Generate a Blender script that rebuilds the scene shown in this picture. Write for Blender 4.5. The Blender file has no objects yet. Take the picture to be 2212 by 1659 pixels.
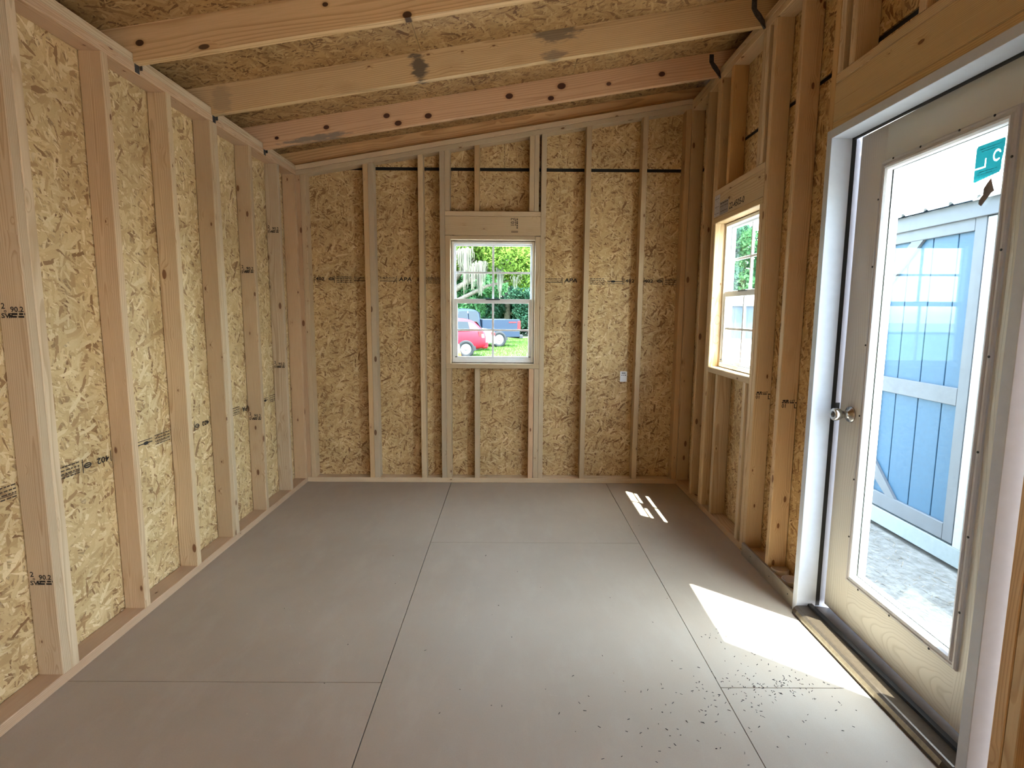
import bpy, bmesh, math, random
import numpy as np
from mathutils import Vector, Matrix

random.seed(7)
rng = np.random.default_rng(7)
SC = bpy.context.scene
COL = SC.collection

# ------------------------------------------------------------------ camera
cam_d = bpy.data.cameras.new('camera')
cam_d.sensor_fit = 'HORIZONTAL'
cam_d.sensor_width = 36.0
cam_d.lens = 1201.96 / 2212.0 * 36.0
cam_d.clip_start = 0.02
cam_d.clip_end = 400
cam = bpy.data.objects.new('camera', cam_d)
COL.objects.link(cam)
cr = Vector((0.99997, -0.00292, 0.00681))
cd = Vector((0.00639, -0.12626, -0.99198))
cf = Vector((0.00375, 0.99199, -0.12624))
cm = Matrix((cr, -cd, -cf)).transposed().to_4x4()
cm.translation = (1.5696, -4.2144, 1.3147)
cam.matrix_world = cm
SC.camera = cam

# ------------------------------------------------------------------ world, sun, exposure
SUN_DIR = Vector((-0.40, 0.358, -1.34)).normalized()      # way the light travels
SUN_STRENGTH = 13.0
SKY_STRENGTH = 0.88
world = bpy.data.worlds.new('sky')
SC.world = world
world.use_nodes = True
wn = world.node_tree
wn.nodes.clear()
w_out = wn.nodes.new('ShaderNodeOutputWorld')
w_bg = wn.nodes.new('ShaderNodeBackground')
w_sky = wn.nodes.new('ShaderNodeTexSky')
w_sky.sky_type = 'NISHITA'
w_sky.sun_disc = False
w_sky.sun_elevation = math.asin(-SUN_DIR.z)
w_sky.sun_rotation = math.atan2(-SUN_DIR.x, -SUN_DIR.y)
w_sky.air_density = 1.0
w_sky.dust_density = 1.0
w_sky.ozone_density = 1.0
w_bg.inputs['Strength'].default_value = SKY_STRENGTH
w_hsv = wn.nodes.new('ShaderNodeHueSaturation')
w_hsv.inputs['Saturation'].default_value = 0.5        # thin summer haze
wn.links.new(w_sky.outputs[0], w_hsv.inputs['Color'])
wn.links.new(w_hsv.outputs[0], w_bg.inputs[0])
wn.links.new(w_bg.outputs[0], w_out.inputs[0])

sun_d = bpy.data.lights.new('sun', 'SUN')
sun_d.energy = SUN_STRENGTH
sun_d.color = (1.0, 0.96, 0.90)
sun_d.angle = math.radians(0.55)
sun = bpy.data.objects.new('sun', sun_d)
COL.objects.link(sun)
sun.rotation_euler = SUN_DIR.to_track_quat('-Z', 'Y').to_euler()
sun.location = (12, -10, 20)

SC.view_settings.view_transform = 'Standard'
SC.view_settings.look = 'None'
SC.view_settings.exposure = 2.3
SC.view_settings.gamma = 1.0
SC.view_settings.use_curve_mapping = False
SC.cycles.max_bounces = 10
SC.cycles.diffuse_bounces = 5
SC.cycles.adaptive_threshold = 0.08
SC.cycles.transparent_max_bounces = 24
SC.cycles.caustics_reflective = False
SC.cycles.caustics_refractive = False

# ------------------------------------------------------------------ dimensions (metres)
W = 2.87            # inner width between stud faces
SD = 0.089          # stud depth
BT = 0.038          # stud thickness
OS = 0.011          # sheathing thickness
YB = -6.40          # inner face of the wall behind the camera
GROUND = -0.40
SLOPE = 0.16


# ================================================================== materials
class NT:
    """small helper for node trees"""
    def __init__(self, name):
        self.mat = bpy.data.materials.new(name)
        self.mat.use_nodes = True
        self.t = self.mat.node_tree
        self.t.nodes.clear()
        self.out = self.t.nodes.new('ShaderNodeOutputMaterial')
        self.bsdf = None

    def n(self, kind, **kw):
        nd = self.t.nodes.new(kind)
        for k, v in kw.items():
            if k in nd.bl_rna.properties and not k.startswith('i_'):
                setattr(nd, k, v)
            else:
                nd.inputs[k.replace('i_', '').replace('_', ' ')].default_value = v
        return nd

    def l(self, a, b):
        self.t.links.new(a, b)

    def val(self, sock, v):
        if hasattr(v, 'default_value') or hasattr(v, 'is_linked'):
            self.l(v, sock)
        else:
            sock.default_value = v

    def math(self, op, a, b=0.0, c=None, clamp=False):
        nd = self.t.nodes.new('ShaderNodeMath')
        nd.operation = op
        nd.use_clamp = clamp
        self.val(nd.inputs[0], a)
        self.val(nd.inputs[1], b)
        if c is not None:
            self.val(nd.inputs[2], c)
        return nd.outputs[0]

    def vmath(self, op, a, b=None):
        nd = self.t.nodes.new('ShaderNodeVectorMath')
        nd.operation = op
        self.val(nd.inputs[0], a)
        if b is not None:
            self.val(nd.inputs[1], b)
        return nd.outputs[0]

    def mix(self, f, a, b, blend='MIX'):
        nd = self.t.nodes.new('ShaderNodeMix')
        nd.data_type = 'RGBA'
        nd.blend_type = blend
        self.val(nd.inputs[0], f)
        self.val(nd.inputs[6], a)
        self.val(nd.inputs[7], b)
        return nd.outputs[2]

    def ramp(self, f, stops, interp='LINEAR'):
        nd = self.t.nodes.new('ShaderNodeValToRGB')
        nd.color_ramp.interpolation = interp
        els = nd.color_ramp.elements
        while len(els) > 1:
            els.remove(els[-1])
        els[0].position, els[0].color = stops[0][0], c4(stops[0][1])
        for p, c in stops[1:]:
            e = els.new(p)
            e.color = c4(c)
        self.val(nd.inputs[0], f)
        return nd.outputs[0]

    def noise(self, vec, scale, detail=2.0, rough=0.5, dims='3D', dist=0.0):
        nd = self.t.nodes.new('ShaderNodeTexNoise')
        nd.noise_dimensions = dims
        self.l(vec, nd.inputs['Vector'])
        nd.inputs['Scale'].default_value = scale
        nd.inputs['Detail'].default_value = detail
        nd.inputs['Roughness'].default_value = rough
        nd.inputs['Distortion'].default_value = dist
        return nd.outputs[0]

    def bump(self, h, strength=0.3, dist=0.002):
        nd = self.t.nodes.new('ShaderNodeBump')
        nd.inputs['Strength'].default_value = strength
        nd.inputs['Distance'].default_value = dist
        self.l(h, nd.inputs['Height'])
        return nd.outputs[0]

    def coord(self, which='Object'):
        return self.t.nodes.new('ShaderNodeTexCoord').outputs[which]

    def principled(self, color, rough=0.6, metal=0.0, normal=None, spec=0.5):
        b = self.t.nodes.new('ShaderNodeBsdfPrincipled')
        self.val(b.inputs['Base Color'], c4(color) if isinstance(color, (tuple, list)) else color)
        self.val(b.inputs['Roughness'], rough)
        b.inputs['Metallic'].default_value = metal
        b.inputs['Specular IOR Level'].default_value = spec
        if normal is not None:
            self.l(normal, b.inputs['Normal'])
        self.l(b.outputs[0], self.out.inputs[0])
        self.bsdf = b
        return self.mat


def c4(c):
    return (c[0], c[1], c[2], 1.0) if len(c) == 3 else tuple(c)


def srgb(r, g, b):
    f = lambda v: v / 255 / 12.92 if v / 255 <= 0.04045 else ((v / 255 + 0.055) / 1.055) ** 2.4
    return (f(r), f(g), f(b))


def mat_plain(name, color, rough=0.6, metal=0.0, noise_amt=0.06, noise_scale=30.0, bump=0.0, spec=0.5):
    m = NT(name)
    co = m.coord('Object')
    nz = m.noise(co, noise_scale, 3.0, 0.6)
    dark = tuple(max(0, v * (1 - noise_amt * 2)) for v in color)
    lite = tuple(min(1, v * (1 + noise_amt)) for v in color)
    col = m.ramp(nz, [(0.3, dark), (0.7, lite)])
    nrm = m.bump(nz, bump, 0.002) if bump else None
    return m.principled(col, rough, metal, nrm, spec)


def mat_wood(name, light, dark, knot=(0.16, 0.07, 0.03), ring=0.0055, knots=0.55, stain=0.0, kscale=1.0, spots=(), marks=()):
    """softwood with growth rings round an off-centre pith, knots and per-board tint; grain runs along local Z"""
    m = NT(name)
    co = m.coord('Object')
    info = m.t.nodes.new('ShaderNodeObjectInfo')
    rnd = info.outputs['Random']
    offs = m.t.nodes.new('ShaderNodeCombineXYZ')
    m.l(m.math('MULTIPLY', m.math('SINE', m.math('MULTIPLY', rnd, 91.0)), 0.075), offs.inputs[0])
    m.l(m.math('ADD', m.math('MULTIPLY', m.math('SINE', m.math('MULTIPLY', rnd, 57.0)), 0.05), 0.035), offs.inputs[1])
    m.l(m.math('MULTIPLY', rnd, 37.0), offs.inputs[2])
    p = m.vmath('ADD', co, offs.outputs[0])
    # long soft warp of the grain
    pw = m.vmath('MULTIPLY', p, (7.0, 7.0, 0.9))
    wz = m.t.nodes.new('ShaderNodeTexNoise')
    m.l(pw, wz.inputs['Vector'])
    wz.inputs['Scale'].default_value = 1.0
    wz.inputs['Detail'].default_value = 2.0
    warp = m.vmath('MULTIPLY', m.vmath('SUBTRACT', wz.outputs['Color'], (0.5, 0.5, 0.5)), (0.05, 0.05, 0.0))
    q = m.vmath('ADD', p, warp)
    # knots
    vk = m.t.nodes.new('ShaderNodeTexVoronoi')
    vk.voronoi_dimensions = '3D'
    m.l(m.vmath('MULTIPLY', p, (13.0 * kscale, 13.0 * kscale, 5.6 * kscale)), vk.inputs['Vector'])
    vk.inputs['Scale'].default_value = 1.0
    sep = m.t.nodes.new('ShaderNodeSeparateColor')
    m.l(vk.outputs['Color'], sep.inputs[0])
    has = m.math('LESS_THAN', sep.outputs[0], knots)
    size = m.math('MULTIPLY_ADD', m.math('POWER', sep.outputs[1], 2.0), 0.11, 0.05)
    dk = m.math('DIVIDE', vk.outputs['Distance'], size)
    core = m.math('MULTIPLY', m.math('SUBTRACT', 1.15, dk, clamp=True), has)
    core = m.math('MULTIPLY', core, 5.0, clamp=True)
    halo = m.math('MULTIPLY', m.math('SUBTRACT', 1.0, m.math('MULTIPLY', dk, 0.3), clamp=True), has)
    # rings
    s = m.t.nodes.new('ShaderNodeSeparateXYZ')
    m.l(q, s.inputs[0])
    r = m.math('SQRT', m.math('ADD', m.math('POWER', s.outputs[0], 2.0), m.math('POWER', s.outputs[1], 2.0)))
    r = m.math('ADD', r, m.math('MULTIPLY', halo, 0.012))
    ph = m.math('FRACT', m.math('DIVIDE', r, ring))
    late = m.ramp(ph, [(0.0, (0, 0, 0)), (0.55, (0.12, 0.12, 0.12)), (0.88, (0.8, 0.8, 0.8)), (0.97, (0.55, 0.55, 0.55)), (1.0, (0, 0, 0))])
    fib = m.noise(m.vmath('MULTIPLY', p, (260.0, 260.0, 9.0)), 1.0, 3.0, 0.6)
    blot = m.noise(m.vmath('MULTIPLY', p, (12.0, 12.0, 2.2)), 1.0, 3.0, 0.55)
    amount = m.math('MULTIPLY', late, m.math('MULTIPLY_ADD', blot, 1.0, 0.25))
    col = m.mix(amount, c4(light), c4(dark))
    col = m.mix(m.math('MULTIPLY', m.math('SUBTRACT', fib, 0.42, clamp=True), 0.7), col, c4(dark))
    col = m.mix(m.math('MULTIPLY', m.math('SUBTRACT', blot, 0.5, clamp=True), 0.9), col, c4(tuple(v * 0.82 for v in light)))
    if stain:
        st = m.noise(m.vmath('MULTIPLY', p, (9.0, 9.0, 3.0)), 1.0, 4.0, 0.65)
        col = m.mix(m.math('MULTIPLY', m.math('SUBTRACT', st, 0.56, clamp=True), stain * 6.0, clamp=True), col, (0.16, 0.13, 0.10, 1))
    col = m.mix(m.math('MULTIPLY', halo, 0.35), col, c4(dark))
    col = m.mix(m.math('MULTIPLY', core, 0.92), col, c4(knot))
    if spots:
        # single knots at known places on a board: (along, across, radius)
        flat = m.vmath('MULTIPLY', co, (1.0, 0.0, 0.72))
        jit = m.math('MULTIPLY', m.math('SUBTRACT', blot, 0.5), 0.006)
        best = None
        for (lz, lx, rad) in spots:
            nd = m.t.nodes.new('ShaderNodeVectorMath')
            nd.operation = 'DISTANCE'
            m.l(flat, nd.inputs[0])
            nd.inputs[1].default_value = (lx, 0.0, lz * 0.72)
            e = m.math('DIVIDE', m.math('ADD', nd.outputs['Value'], jit), rad)
            best = e if best is None else m.math('MINIMUM', best, e)
        col = m.mix(m.math('MULTIPLY', m.math('SUBTRACT', 1.9, best, clamp=True), 0.55, clamp=True), col, c4(dark))
        col = m.mix(m.math('MULTIPLY', m.math('SUBTRACT', 1.1, best, clamp=True), 5.0, clamp=True), col, c4(knot))
    for (lz, hz, lx, hx, mc, amt) in marks:
        sp2 = m.t.nodes.new('ShaderNodeSeparateXYZ')
        m.l(co, sp2.inputs[0])
        ez = m.math('DIVIDE', m.math('SUBTRACT', sp2.outputs[2], lz), hz)
        ex = m.math('DIVIDE', m.math('SUBTRACT', sp2.outputs[0], lx), hx)
        e = m.math('SQRT', m.math('ADD', m.math('POWER', ez, 2.0), m.math('POWER', ex, 2.0)))
        nz2 = m.noise(m.vmath('MULTIPLY', co, (45.0, 45.0, 12.0)), 1.0, 4.0, 0.65)
        e = m.math('ADD', e, m.math('MULTIPLY', m.math('SUBTRACT', nz2, 0.5), 2.2))
        col = m.mix(m.math('MULTIPLY', m.math('MULTIPLY', m.math('SUBTRACT', 1.0, e, clamp=True), 2.5, clamp=True), amt), col, c4(mc))
    # per board tone
    tone = m.math('MULTIPLY_ADD', rnd, 0.22, 0.86)
    comb = m.t.nodes.new('ShaderNodeCombineColor')
    for i in range(3):
        m.l(tone, comb.inputs[i])
    col = m.mix(1.0, col, comb.outputs[0], 'MULTIPLY')
    col = m.mix(1.0, col, info.outputs['Color'], 'MULTIPLY')
    return m.principled(col, 0.62, 0.0, None, 0.3)


def mat_osb(name, tint=(1, 1, 1), scale=1.0, dark=1.0):
    """strand board: overlapping flakes, the one with the highest random height shows on top"""
    m = NT(name)
    uv = m.coord('UV')
    wv = m.noise(uv, 5.0, 2.0, 0.5)
    wv2 = m.t.nodes.new('ShaderNodeTexNoise')
    m.l(uv, wv2.inputs['Vector'])
    wv2.inputs['Scale'].default_value = 9.0
    wv2.inputs['Detail'].default_value = 2.0
    uvw = m.vmath('ADD', uv, m.vmath('MULTIPLY', m.vmath('SUBTRACT', wv2.outputs['Color'], (0.5, 0.5, 0.5)), (0.035, 0.035, 0)))
    layers = [(6, 15, 76), (72, 14, 64), (-58, 18, 92), (36, 13, 56), (-24, 27, 128), (101, 31, 145)]
    hcur = None
    gcur = None
    fcur = None
    for i, (ang, sl, sw) in enumerate(layers):
        mp = m.t.nodes.new('ShaderNodeMapping')
        mp.inputs['Rotation'].default_value = (0, 0, math.radians(ang))
        mp.inputs['Location'].default_value = (i * 3.7, i * 1.9, 0)
        m.l(uvw, mp.inputs['Vector'])
        sv = m.vmath('MULTIPLY', mp.outputs[0], (sw * scale, sl * scale, 1.0))
        vo = m.t.nodes.new('ShaderNodeTexVoronoi')
        vo.voronoi_dimensions = '2D'
        vo.distance = 'CHEBYCHEV' if i % 2 else 'EUCLIDEAN'
        m.l(sv, vo.inputs['Vector'])
        vo.inputs['Scale'].default_value = 1.0
        sp = m.t.nodes.new('ShaderNodeSeparateColor')
        m.l(vo.outputs['Color'], sp.inputs[0])
        # height falls off towards the rim of a flake so that neighbours overlap with ragged ends
        h = m.math('SUBTRACT', sp.outputs[0], m.math('MULTIPLY', vo.outputs['Distance'], 0.28))
        if i >= 4:
            h = m.math('SUBTRACT', h, 0.06)
        g = sp.outputs[1]
        if hcur is None:
            hcur, gcur, fcur = h, g, sp.outputs[2]
        else:
            top = m.math('GREATER_THAN', h, hcur)
            mg = m.t.nodes.new('ShaderNodeMix')
            m.l(top, mg.inputs[0]); m.l(gcur, mg.inputs[2]); m.l(g, mg.inputs[3])
            mf = m.t.nodes.new('ShaderNodeMix')
            m.l(top, mf.inputs[0]); m.l(fcur, mf.inputs[2]); m.l(sp.outputs[2], mf.inputs[3])
            gcur, fcur = mg.outputs[0], mf.outputs[0]
            hcur = m.math('MAXIMUM', h, hcur)
    T = lambda c: (c[0] * tint[0], c[1] * tint[1], c[2] * tint[2])
    col = m.ramp(gcur, [(0.0, T((0.20, 0.105, 0.045))), (0.05 * dark, T((0.33, 0.195, 0.09))), (0.11 * dark, T((0.46, 0.315, 0.155))), (0.45, T((0.545, 0.39, 0.205))),
                        (0.78, T((0.605, 0.455, 0.255))), (1.0, T((0.70, 0.565, 0.36)))])
    grain = m.noise(m.vmath('MULTIPLY', uvw, (1.0, 0.35, 1.0)), 420.0, 2.0, 0.6)
    col = m.mix(m.math('MULTIPLY', m.math('SUBTRACT', grain, 0.45, clamp=True), 0.8), col, c4(T((0.34, 0.19, 0.08))))
    # low, dark gaps between the flakes
    gap = m.math('MULTIPLY', m.math('SUBTRACT', 0.56, hcur, clamp=True), 6.0, clamp=True)
    col = m.mix(m.math('MULTIPLY', gap, 0.6 + 0.15 * (dark - 1)), col, c4(T((0.17, 0.085, 0.032))))
    big = m.ramp(wv, [(0.3, (0.86, 0.84, 0.80)), (0.7, (1.06, 1.05, 1.03))])
    col = m.mix(1.0, col, big, 'MULTIPLY')
    return m.principled(col, 0.62, 0.0, None, 0.3)


M = {}
M['stud'] = mat_wood('pine_stud', (0.61, 0.48, 0.325), (0.37, 0.24, 0.125), knots=0.85, kscale=1.25)
RL, RDK = (0.70, 0.475, 0.25), (0.38, 0.195, 0.066)
M['rafter'] = mat_wood('pine_rafter', RL, RDK, ring=0.009, knots=0.45, kscale=0.8)
M['rafter_grainy'] = mat_wood('pine_rafter_grainy', RL, RDK, knot=(0.07, 0.03, 0.012), ring=0.012, knots=0.1, spots=((-0.60, -0.03, 0.009), (-0.275, 0.060, 0.014), (-1.385, 0.0, 0.011)))
M['rafter_stained'] = mat_wood('pine_rafter_stained', (0.60, 0.41, 0.215), (0.33, 0.185, 0.07), ring=0.009, knots=0.35,
                               marks=((-0.315, 0.050, 0.0, 0.10, (0.07, 0.055, 0.045), 0.85), (0.42, 0.14, -0.05, 0.05, (0.10, 0.085, 0.07), 0.7), (0.38, 0.07, 0.05, 0.025, (0.14, 0.11, 0.09), 0.6), (-1.36, 0.06, 0.0, 0.09, (0.30, 0.22, 0.13), 0.5)))
M['rafter_knotty'] = mat_wood('knotty_pine_rafter', (0.66, 0.43, 0.255), (0.42, 0.22, 0.105), knot=(0.07, 0.025, 0.014), ring=0.012, knots=0.0,
                              spots=((0.157, -0.006, 0.016), (0.413, 0.045, 0.014), (0.489, -0.016, 0.018), (0.782, 0.015, 0.011), (1.117, 0.008, 0.014), (-1.009, 0.004, 0.013), (-0.364, 0.033, 0.015), (-0.622, -0.007, 0.014), (-0.558, 0.048, 0.016), (-1.33, 0.02, 0.009)),
                              marks=((-1.10, 0.22, 0.058, 0.022, (0.19, 0.18, 0.15), 0.8),))
M['osb'] = mat_osb('strand_board', (1.10, 1.10, 1.06))
M['osb_fine'] = mat_osb('fine_strand_board', (1.02, 0.96, 0.86), 1.25, 1.8)
M['osb_roof'] = mat_osb('strand_board_roof', (0.72, 0.59, 0.45), 1.0, 1.8)
M['felt'] = mat_plain('black_felt', (0.012, 0.011, 0.010), 0.9)
M['ink'] = mat_plain('black_ink', (0.014, 0.009, 0.006), 0.8)
M['ink_grey'] = mat_plain('faded_ink', (0.075, 0.048, 0.026), 0.8)
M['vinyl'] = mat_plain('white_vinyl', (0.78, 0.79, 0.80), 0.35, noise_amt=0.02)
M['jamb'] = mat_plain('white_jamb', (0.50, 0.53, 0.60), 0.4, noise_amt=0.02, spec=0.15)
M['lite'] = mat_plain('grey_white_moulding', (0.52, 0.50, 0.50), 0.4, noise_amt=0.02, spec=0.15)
M['rubber'] = mat_plain('black_rubber', (0.008, 0.008, 0.009), 0.6)
M['bronze'] = mat_plain('bronze_aluminium', (0.085, 0.062, 0.043), 0.3, 0.6, 0.1, 60)
M['bronze_light'] = mat_plain('pale_bronze_aluminium', (0.33, 0.28, 0.21), 0.3, 0.85, 0.1, 60)
M['nickel'] = mat_plain('satin_nickel', (0.46, 0.44, 0.41), 0.24, 1.0, 0.05, 80)
M['dark_metal'] = mat_plain('dark_metal', (0.05, 0.05, 0.05), 0.45, 0.7)
M['galv'] = mat_plain('galvanised_steel', (0.10, 0.10, 0.10), 0.5, 0.7, 0.25, 120)
M['paper'] = mat_plain('white_paper', (0.78, 0.78, 0.80), 0.7, noise_amt=0.03)
M['paper_grey'] = mat_plain('creased_paper', (0.52, 0.47, 0.47), 0.75, noise_amt=0.12, noise_scale=60)
M['paper_tan'] = mat_plain('printed_paper', (0.36, 0.31, 0.28), 0.75, noise_amt=0.3, noise_scale=160)
M['toe'] = mat_plain('taupe_paint', (0.27, 0.225, 0.17), 0.5, noise_amt=0.08, noise_scale=14)
M['lid_white'] = mat_plain('white_plastic', (0.80, 0.78, 0.75), 0.45, noise_amt=0.03)
M['lid_top'] = mat_plain('taupe_plastic', (0.50, 0.44, 0.41), 0.5, noise_amt=0.06)  # top disc, a darker taupe than the rim


def mat_floor():
    m = NT('taupe_painted_floor')
    co = m.t.nodes.new('ShaderNodeNewGeometry').outputs['Position']
    big = m.noise(co, 1.3, 4.0, 0.6)
    fine = m.noise(co, 260.0, 2.0, 0.6)
    dust = m.noise(m.vmath('MULTIPLY', co, (3.2, 1.2, 1.0)), 2.2, 5.0, 0.65)
    base = m.ramp(big, [(0.25, (0.365, 0.288, 0.215)), (0.75, (0.430, 0.350, 0.268))])
    col = m.mix(m.math('MULTIPLY', m.math('SUBTRACT', dust, 0.5, clamp=True), 1.1, clamp=True), base, (0.52, 0.455, 0.37, 1))
    # dust trodden in near the door
    s = m.t.nodes.new('ShaderNodeSeparateXYZ')
    m.l(co, s.inputs[0])
    dx = m.math('SUBTRACT', s.outputs[0], 2.45)
    dy = m.math('MULTIPLY', m.math('ADD', s.outputs[1], 2.5), 0.75)
    dist = m.math('SQRT', m.math('ADD', m.math('POWER', dx, 2.0), m.math('POWER', dy, 2.0)))
    near = m.math('SUBTRACT', 1.0, m.math('MULTIPLY', dist, 0.75), clamp=True)
    dn = m.math('MULTIPLY', near, m.math('MULTIPLY_ADD', dust, 0.9, 0.25), clamp=True)
    col = m.mix(m.math('MULTIPLY', dn, 0.75), col, (0.45, 0.42, 0.36, 1))
    # pale scuffs
    sc = m.noise(m.vmath('MULTIPLY', co, (4.0, 17.0, 1.0)), 3.0, 3.0, 0.7, dist=1.5)
    col = m.mix(m.math('MULTIPLY', m.math('SUBTRACT', sc, 0.66, clamp=True), 1.6, clamp=True), col, (0.55, 0.51, 0.46, 1))
    col = m.mix(m.math('MULTIPLY', m.math('SUBTRACT', fine, 0.45, clamp=True), 0.35), col, (0.20, 0.16, 0.13, 1))
    rough = m.math('MULTIPLY_ADD', dust, 0.25, 0.46)
    nrm = m.bump(m.math('ADD', fine, m.math('MULTIPLY', dust, 0.6)), 0.10, 0.0015)
    return m.principled(col, rough, 0.0, nrm, 0.3)


M['floor'] = mat_floor()


def mat_door():
    """white painted door skin with embossed plain-sawn oak grain (local Z up, local Y across)"""
    m = NT('embossed_white_door')
    co = m.coord('Object')
    s = m.t.nodes.new('ShaderNodeSeparateXYZ')
    m.l(co, s.inputs[0])
    wz = m.noise(m.vmath('MULTIPLY', co, (3.0, 5.0, 1.2)), 1.0, 2.0)
    # rails: cathedral arches lying on their side; stiles: straight vertical grain
    zz = m.math('MULTIPLY', m.math('SUBTRACT', s.outputs[2], 0.125), 17.0)
    g = m.math('ADD', m.math('POWER', zz, 2.0), m.math('MULTIPLY', s.outputs[1], 7.0))
    g = m.math('MULTIPLY', m.math('ADD', g, m.math('MULTIPLY', wz, 2.5)), 2.3)
    gs = m.math('ADD', m.math('MULTIPLY', s.outputs[1], 75.0), m.math('MULTIPLY', wz, 9.0))
    a1 = m.math('GREATER_THAN', s.outputs[1], 0.152)
    a2 = m.math('LESS_THAN', s.outputs[1], 0.722)
    mk = m.t.nodes.new('ShaderNodeMix')
    m.l(m.math('MULTIPLY', a1, a2), mk.inputs[0]); m.l(gs, mk.inputs[2]); m.l(g, mk.inputs[3])
    ph = m.math('FRACT', mk.outputs[0])
    line = m.ramp(ph, [(0.0, (0, 0, 0)), (0.1, (1, 1, 1)), (0.35, (0.15, 0.15, 0.15)), (1.0, (0, 0, 0))])
    col = m.mix(m.math('MULTIPLY', line, 0.42), (0.60, 0.57, 0.51, 1), (0.34, 0.30, 0.24, 1))
    nrm = m.bump(line, 0.25, 0.0012)
    return m.principled(col, 0.45, 0.0, nrm, 0.4)


M['door'] = mat_door()


def mat_glass(name, tint=(0.90, 0.97, 0.97), gloss=0.06):
    m = NT(name)
    tr = m.t.nodes.new('ShaderNodeBsdfTransparent')
    tr.inputs[0].default_value = c4(tint)
    gl = m.t.nodes.new('ShaderNodeBsdfGlossy')
    gl.inputs['Roughness'].default_value = 0.02
    mx = m.t.nodes.new('ShaderNodeMixShader')
    fr = m.t.nodes.new('ShaderNodeFresnel')
    fr.inputs[0].default_value = 1.35
    m.l(m.math('MULTIPLY', fr.outputs[0], 0.07), mx.inputs[0])
    m.l(tr.outputs[0], mx.inputs[1])
    m.l(gl.outputs[0], mx.inputs[2])
    m.l(mx.outputs[0], m.out.inputs[0])
    return m.mat


M['glass'] = mat_glass('window_glass')


def mat_leaf(name, col, col2, trans=0.45):
    m = NT(name)
    nz = m.noise(m.coord('Object'), 1.6, 2.0)
    c = m.ramp(nz, [(0.3, col), (0.7, col2)])
    df = m.t.nodes.new('ShaderNodeBsdfDiffuse')
    tl = m.t.nodes.new('ShaderNodeBsdfTranslucent')
    m.l(c, df.inputs[0]); m.l(c, tl.inputs[0])
    mx = m.t.nodes.new('ShaderNodeMixShader')
    mx.inputs[0].default_value = trans
    m.l(df.outputs[0], mx.inputs[1]); m.l(tl.outputs[0], mx.inputs[2])
    m.l(mx.outputs[0], m.out.inputs[0])
    return m.mat


def mat_sticker():
    m = NT('teal_film')
    tr = m.t.nodes.new('ShaderNodeBsdfTranslucent')
    tr.inputs[0].default_value = (0.006, 0.075, 0.08, 1)
    df = m.t.nodes.new('ShaderNodeBsdfDiffuse')
    df.inputs[0].default_value = (0.012, 0.20, 0.21, 1)
    nz = m.noise(m.coord('Object'), 20.0)
    mx = m.t.nodes.new('ShaderNodeMixShader')
    m.l(m.math('MULTIPLY_ADD', nz, 0.1, 0.4), mx.inputs[0])
    m.l(tr.outputs[0], mx.inputs[1])
    m.l(df.outputs[0], mx.inputs[2])
    m.l(mx.outputs[0], m.out.inputs[0])
    return m.mat


M['teal'] = mat_sticker()
M['teal_print'] = mat_leaf('pale_cyan_print', (0.55, 0.85, 0.85), (0.6, 0.9, 0.9), 0.6)
M['teal_dark'] = mat_plain('dark_teal_print', (0.01, 0.10, 0.11), 0.6)
M['residue'] = mat_plain('grey_paper_residue', (0.20, 0.17, 0.16), 0.8, noise_amt=0.2)


# ================================================================== geometry helpers
def tag(o, label=None, cat=None, group=None, kind=None):
    if label: o['label'] = label
    if cat: o['category'] = cat
    if group: o['group'] = group
    if kind: o['kind'] = kind
    return o


def link(name, mesh, mat=None, parent=None, loc=(0, 0, 0), rot=(0, 0, 0), color=None):
    o = bpy.data.objects.new(name, mesh)
    COL.objects.link(o)
    o.location = loc
    o.rotation_euler = rot
    if mat is not None and mesh is not None and not mesh.materials:
        mesh.materials.append(M[mat] if isinstance(mat, str) else mat)
    if color: o.color = c4(color)
    if parent is not None: o.parent = parent
    return o


def empty(name, loc=(0, 0, 0), parent=None, rz=0.0):
    o = bpy.data.objects.new(name, None)
    COL.objects.link(o)
    o.location = loc
    o.rotation_euler = (0, 0, rz)
    if parent is not None: o.parent = parent
    return o


def mesh_from(name, verts, faces, uvs=None, smooth=False):
    me = bpy.data.meshes.new(name)
    me.from_pydata([tuple(v) for v in verts], [], faces)
    if uvs is not None:
        uvl = me.uv_layers.new(name='UVMap')
        for lp in me.loops:
            uvl.data[lp.index].uv = uvs[lp.vertex_index]
    me.update()
    if smooth:
        me.polygons.foreach_set('use_smooth', [True] * len(me.polygons))
    return me


def fix_normals(me):
    bm = bmesh.new()
    bm.from_mesh(me)
    bmesh.ops.recalc_face_normals(bm, faces=bm.faces)
    bm.to_mesh(me)
    bm.free()
    return me


def boxes_mesh(name, boxes):
    v, f = [], []
    for (x0, x1, y0, y1, z0, z1) in boxes:
        b = len(v)
        v += [(x0, y0, z0), (x1, y0, z0), (x1, y1, z0), (x0, y1, z0), (x0, y0, z1), (x1, y0, z1), (x1, y1, z1), (x0, y1, z1)]
        f += [(b, b + 3, b + 2, b + 1), (b + 4, b + 5, b + 6, b + 7), (b, b + 1, b + 5, b + 4), (b + 1, b + 2, b + 6, b + 5),
              (b + 2, b + 3, b + 7, b + 6), (b + 3, b, b + 4, b + 7)]
    return mesh_from(name, v, f)


def boxobj(name, parent, mat, *boxes, bevel=0.0):
    me = boxes_mesh(name, boxes)
    if bevel:
        bm = bmesh.new()
        bm.from_mesh(me)
        bmesh.ops.bevel(bm, geom=list(bm.edges), offset=bevel, segments=1, affect='EDGES', clamp_overlap=True)
        bm.to_mesh(me)
        bm.free()
    return link(name, me, mat, parent)


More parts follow.
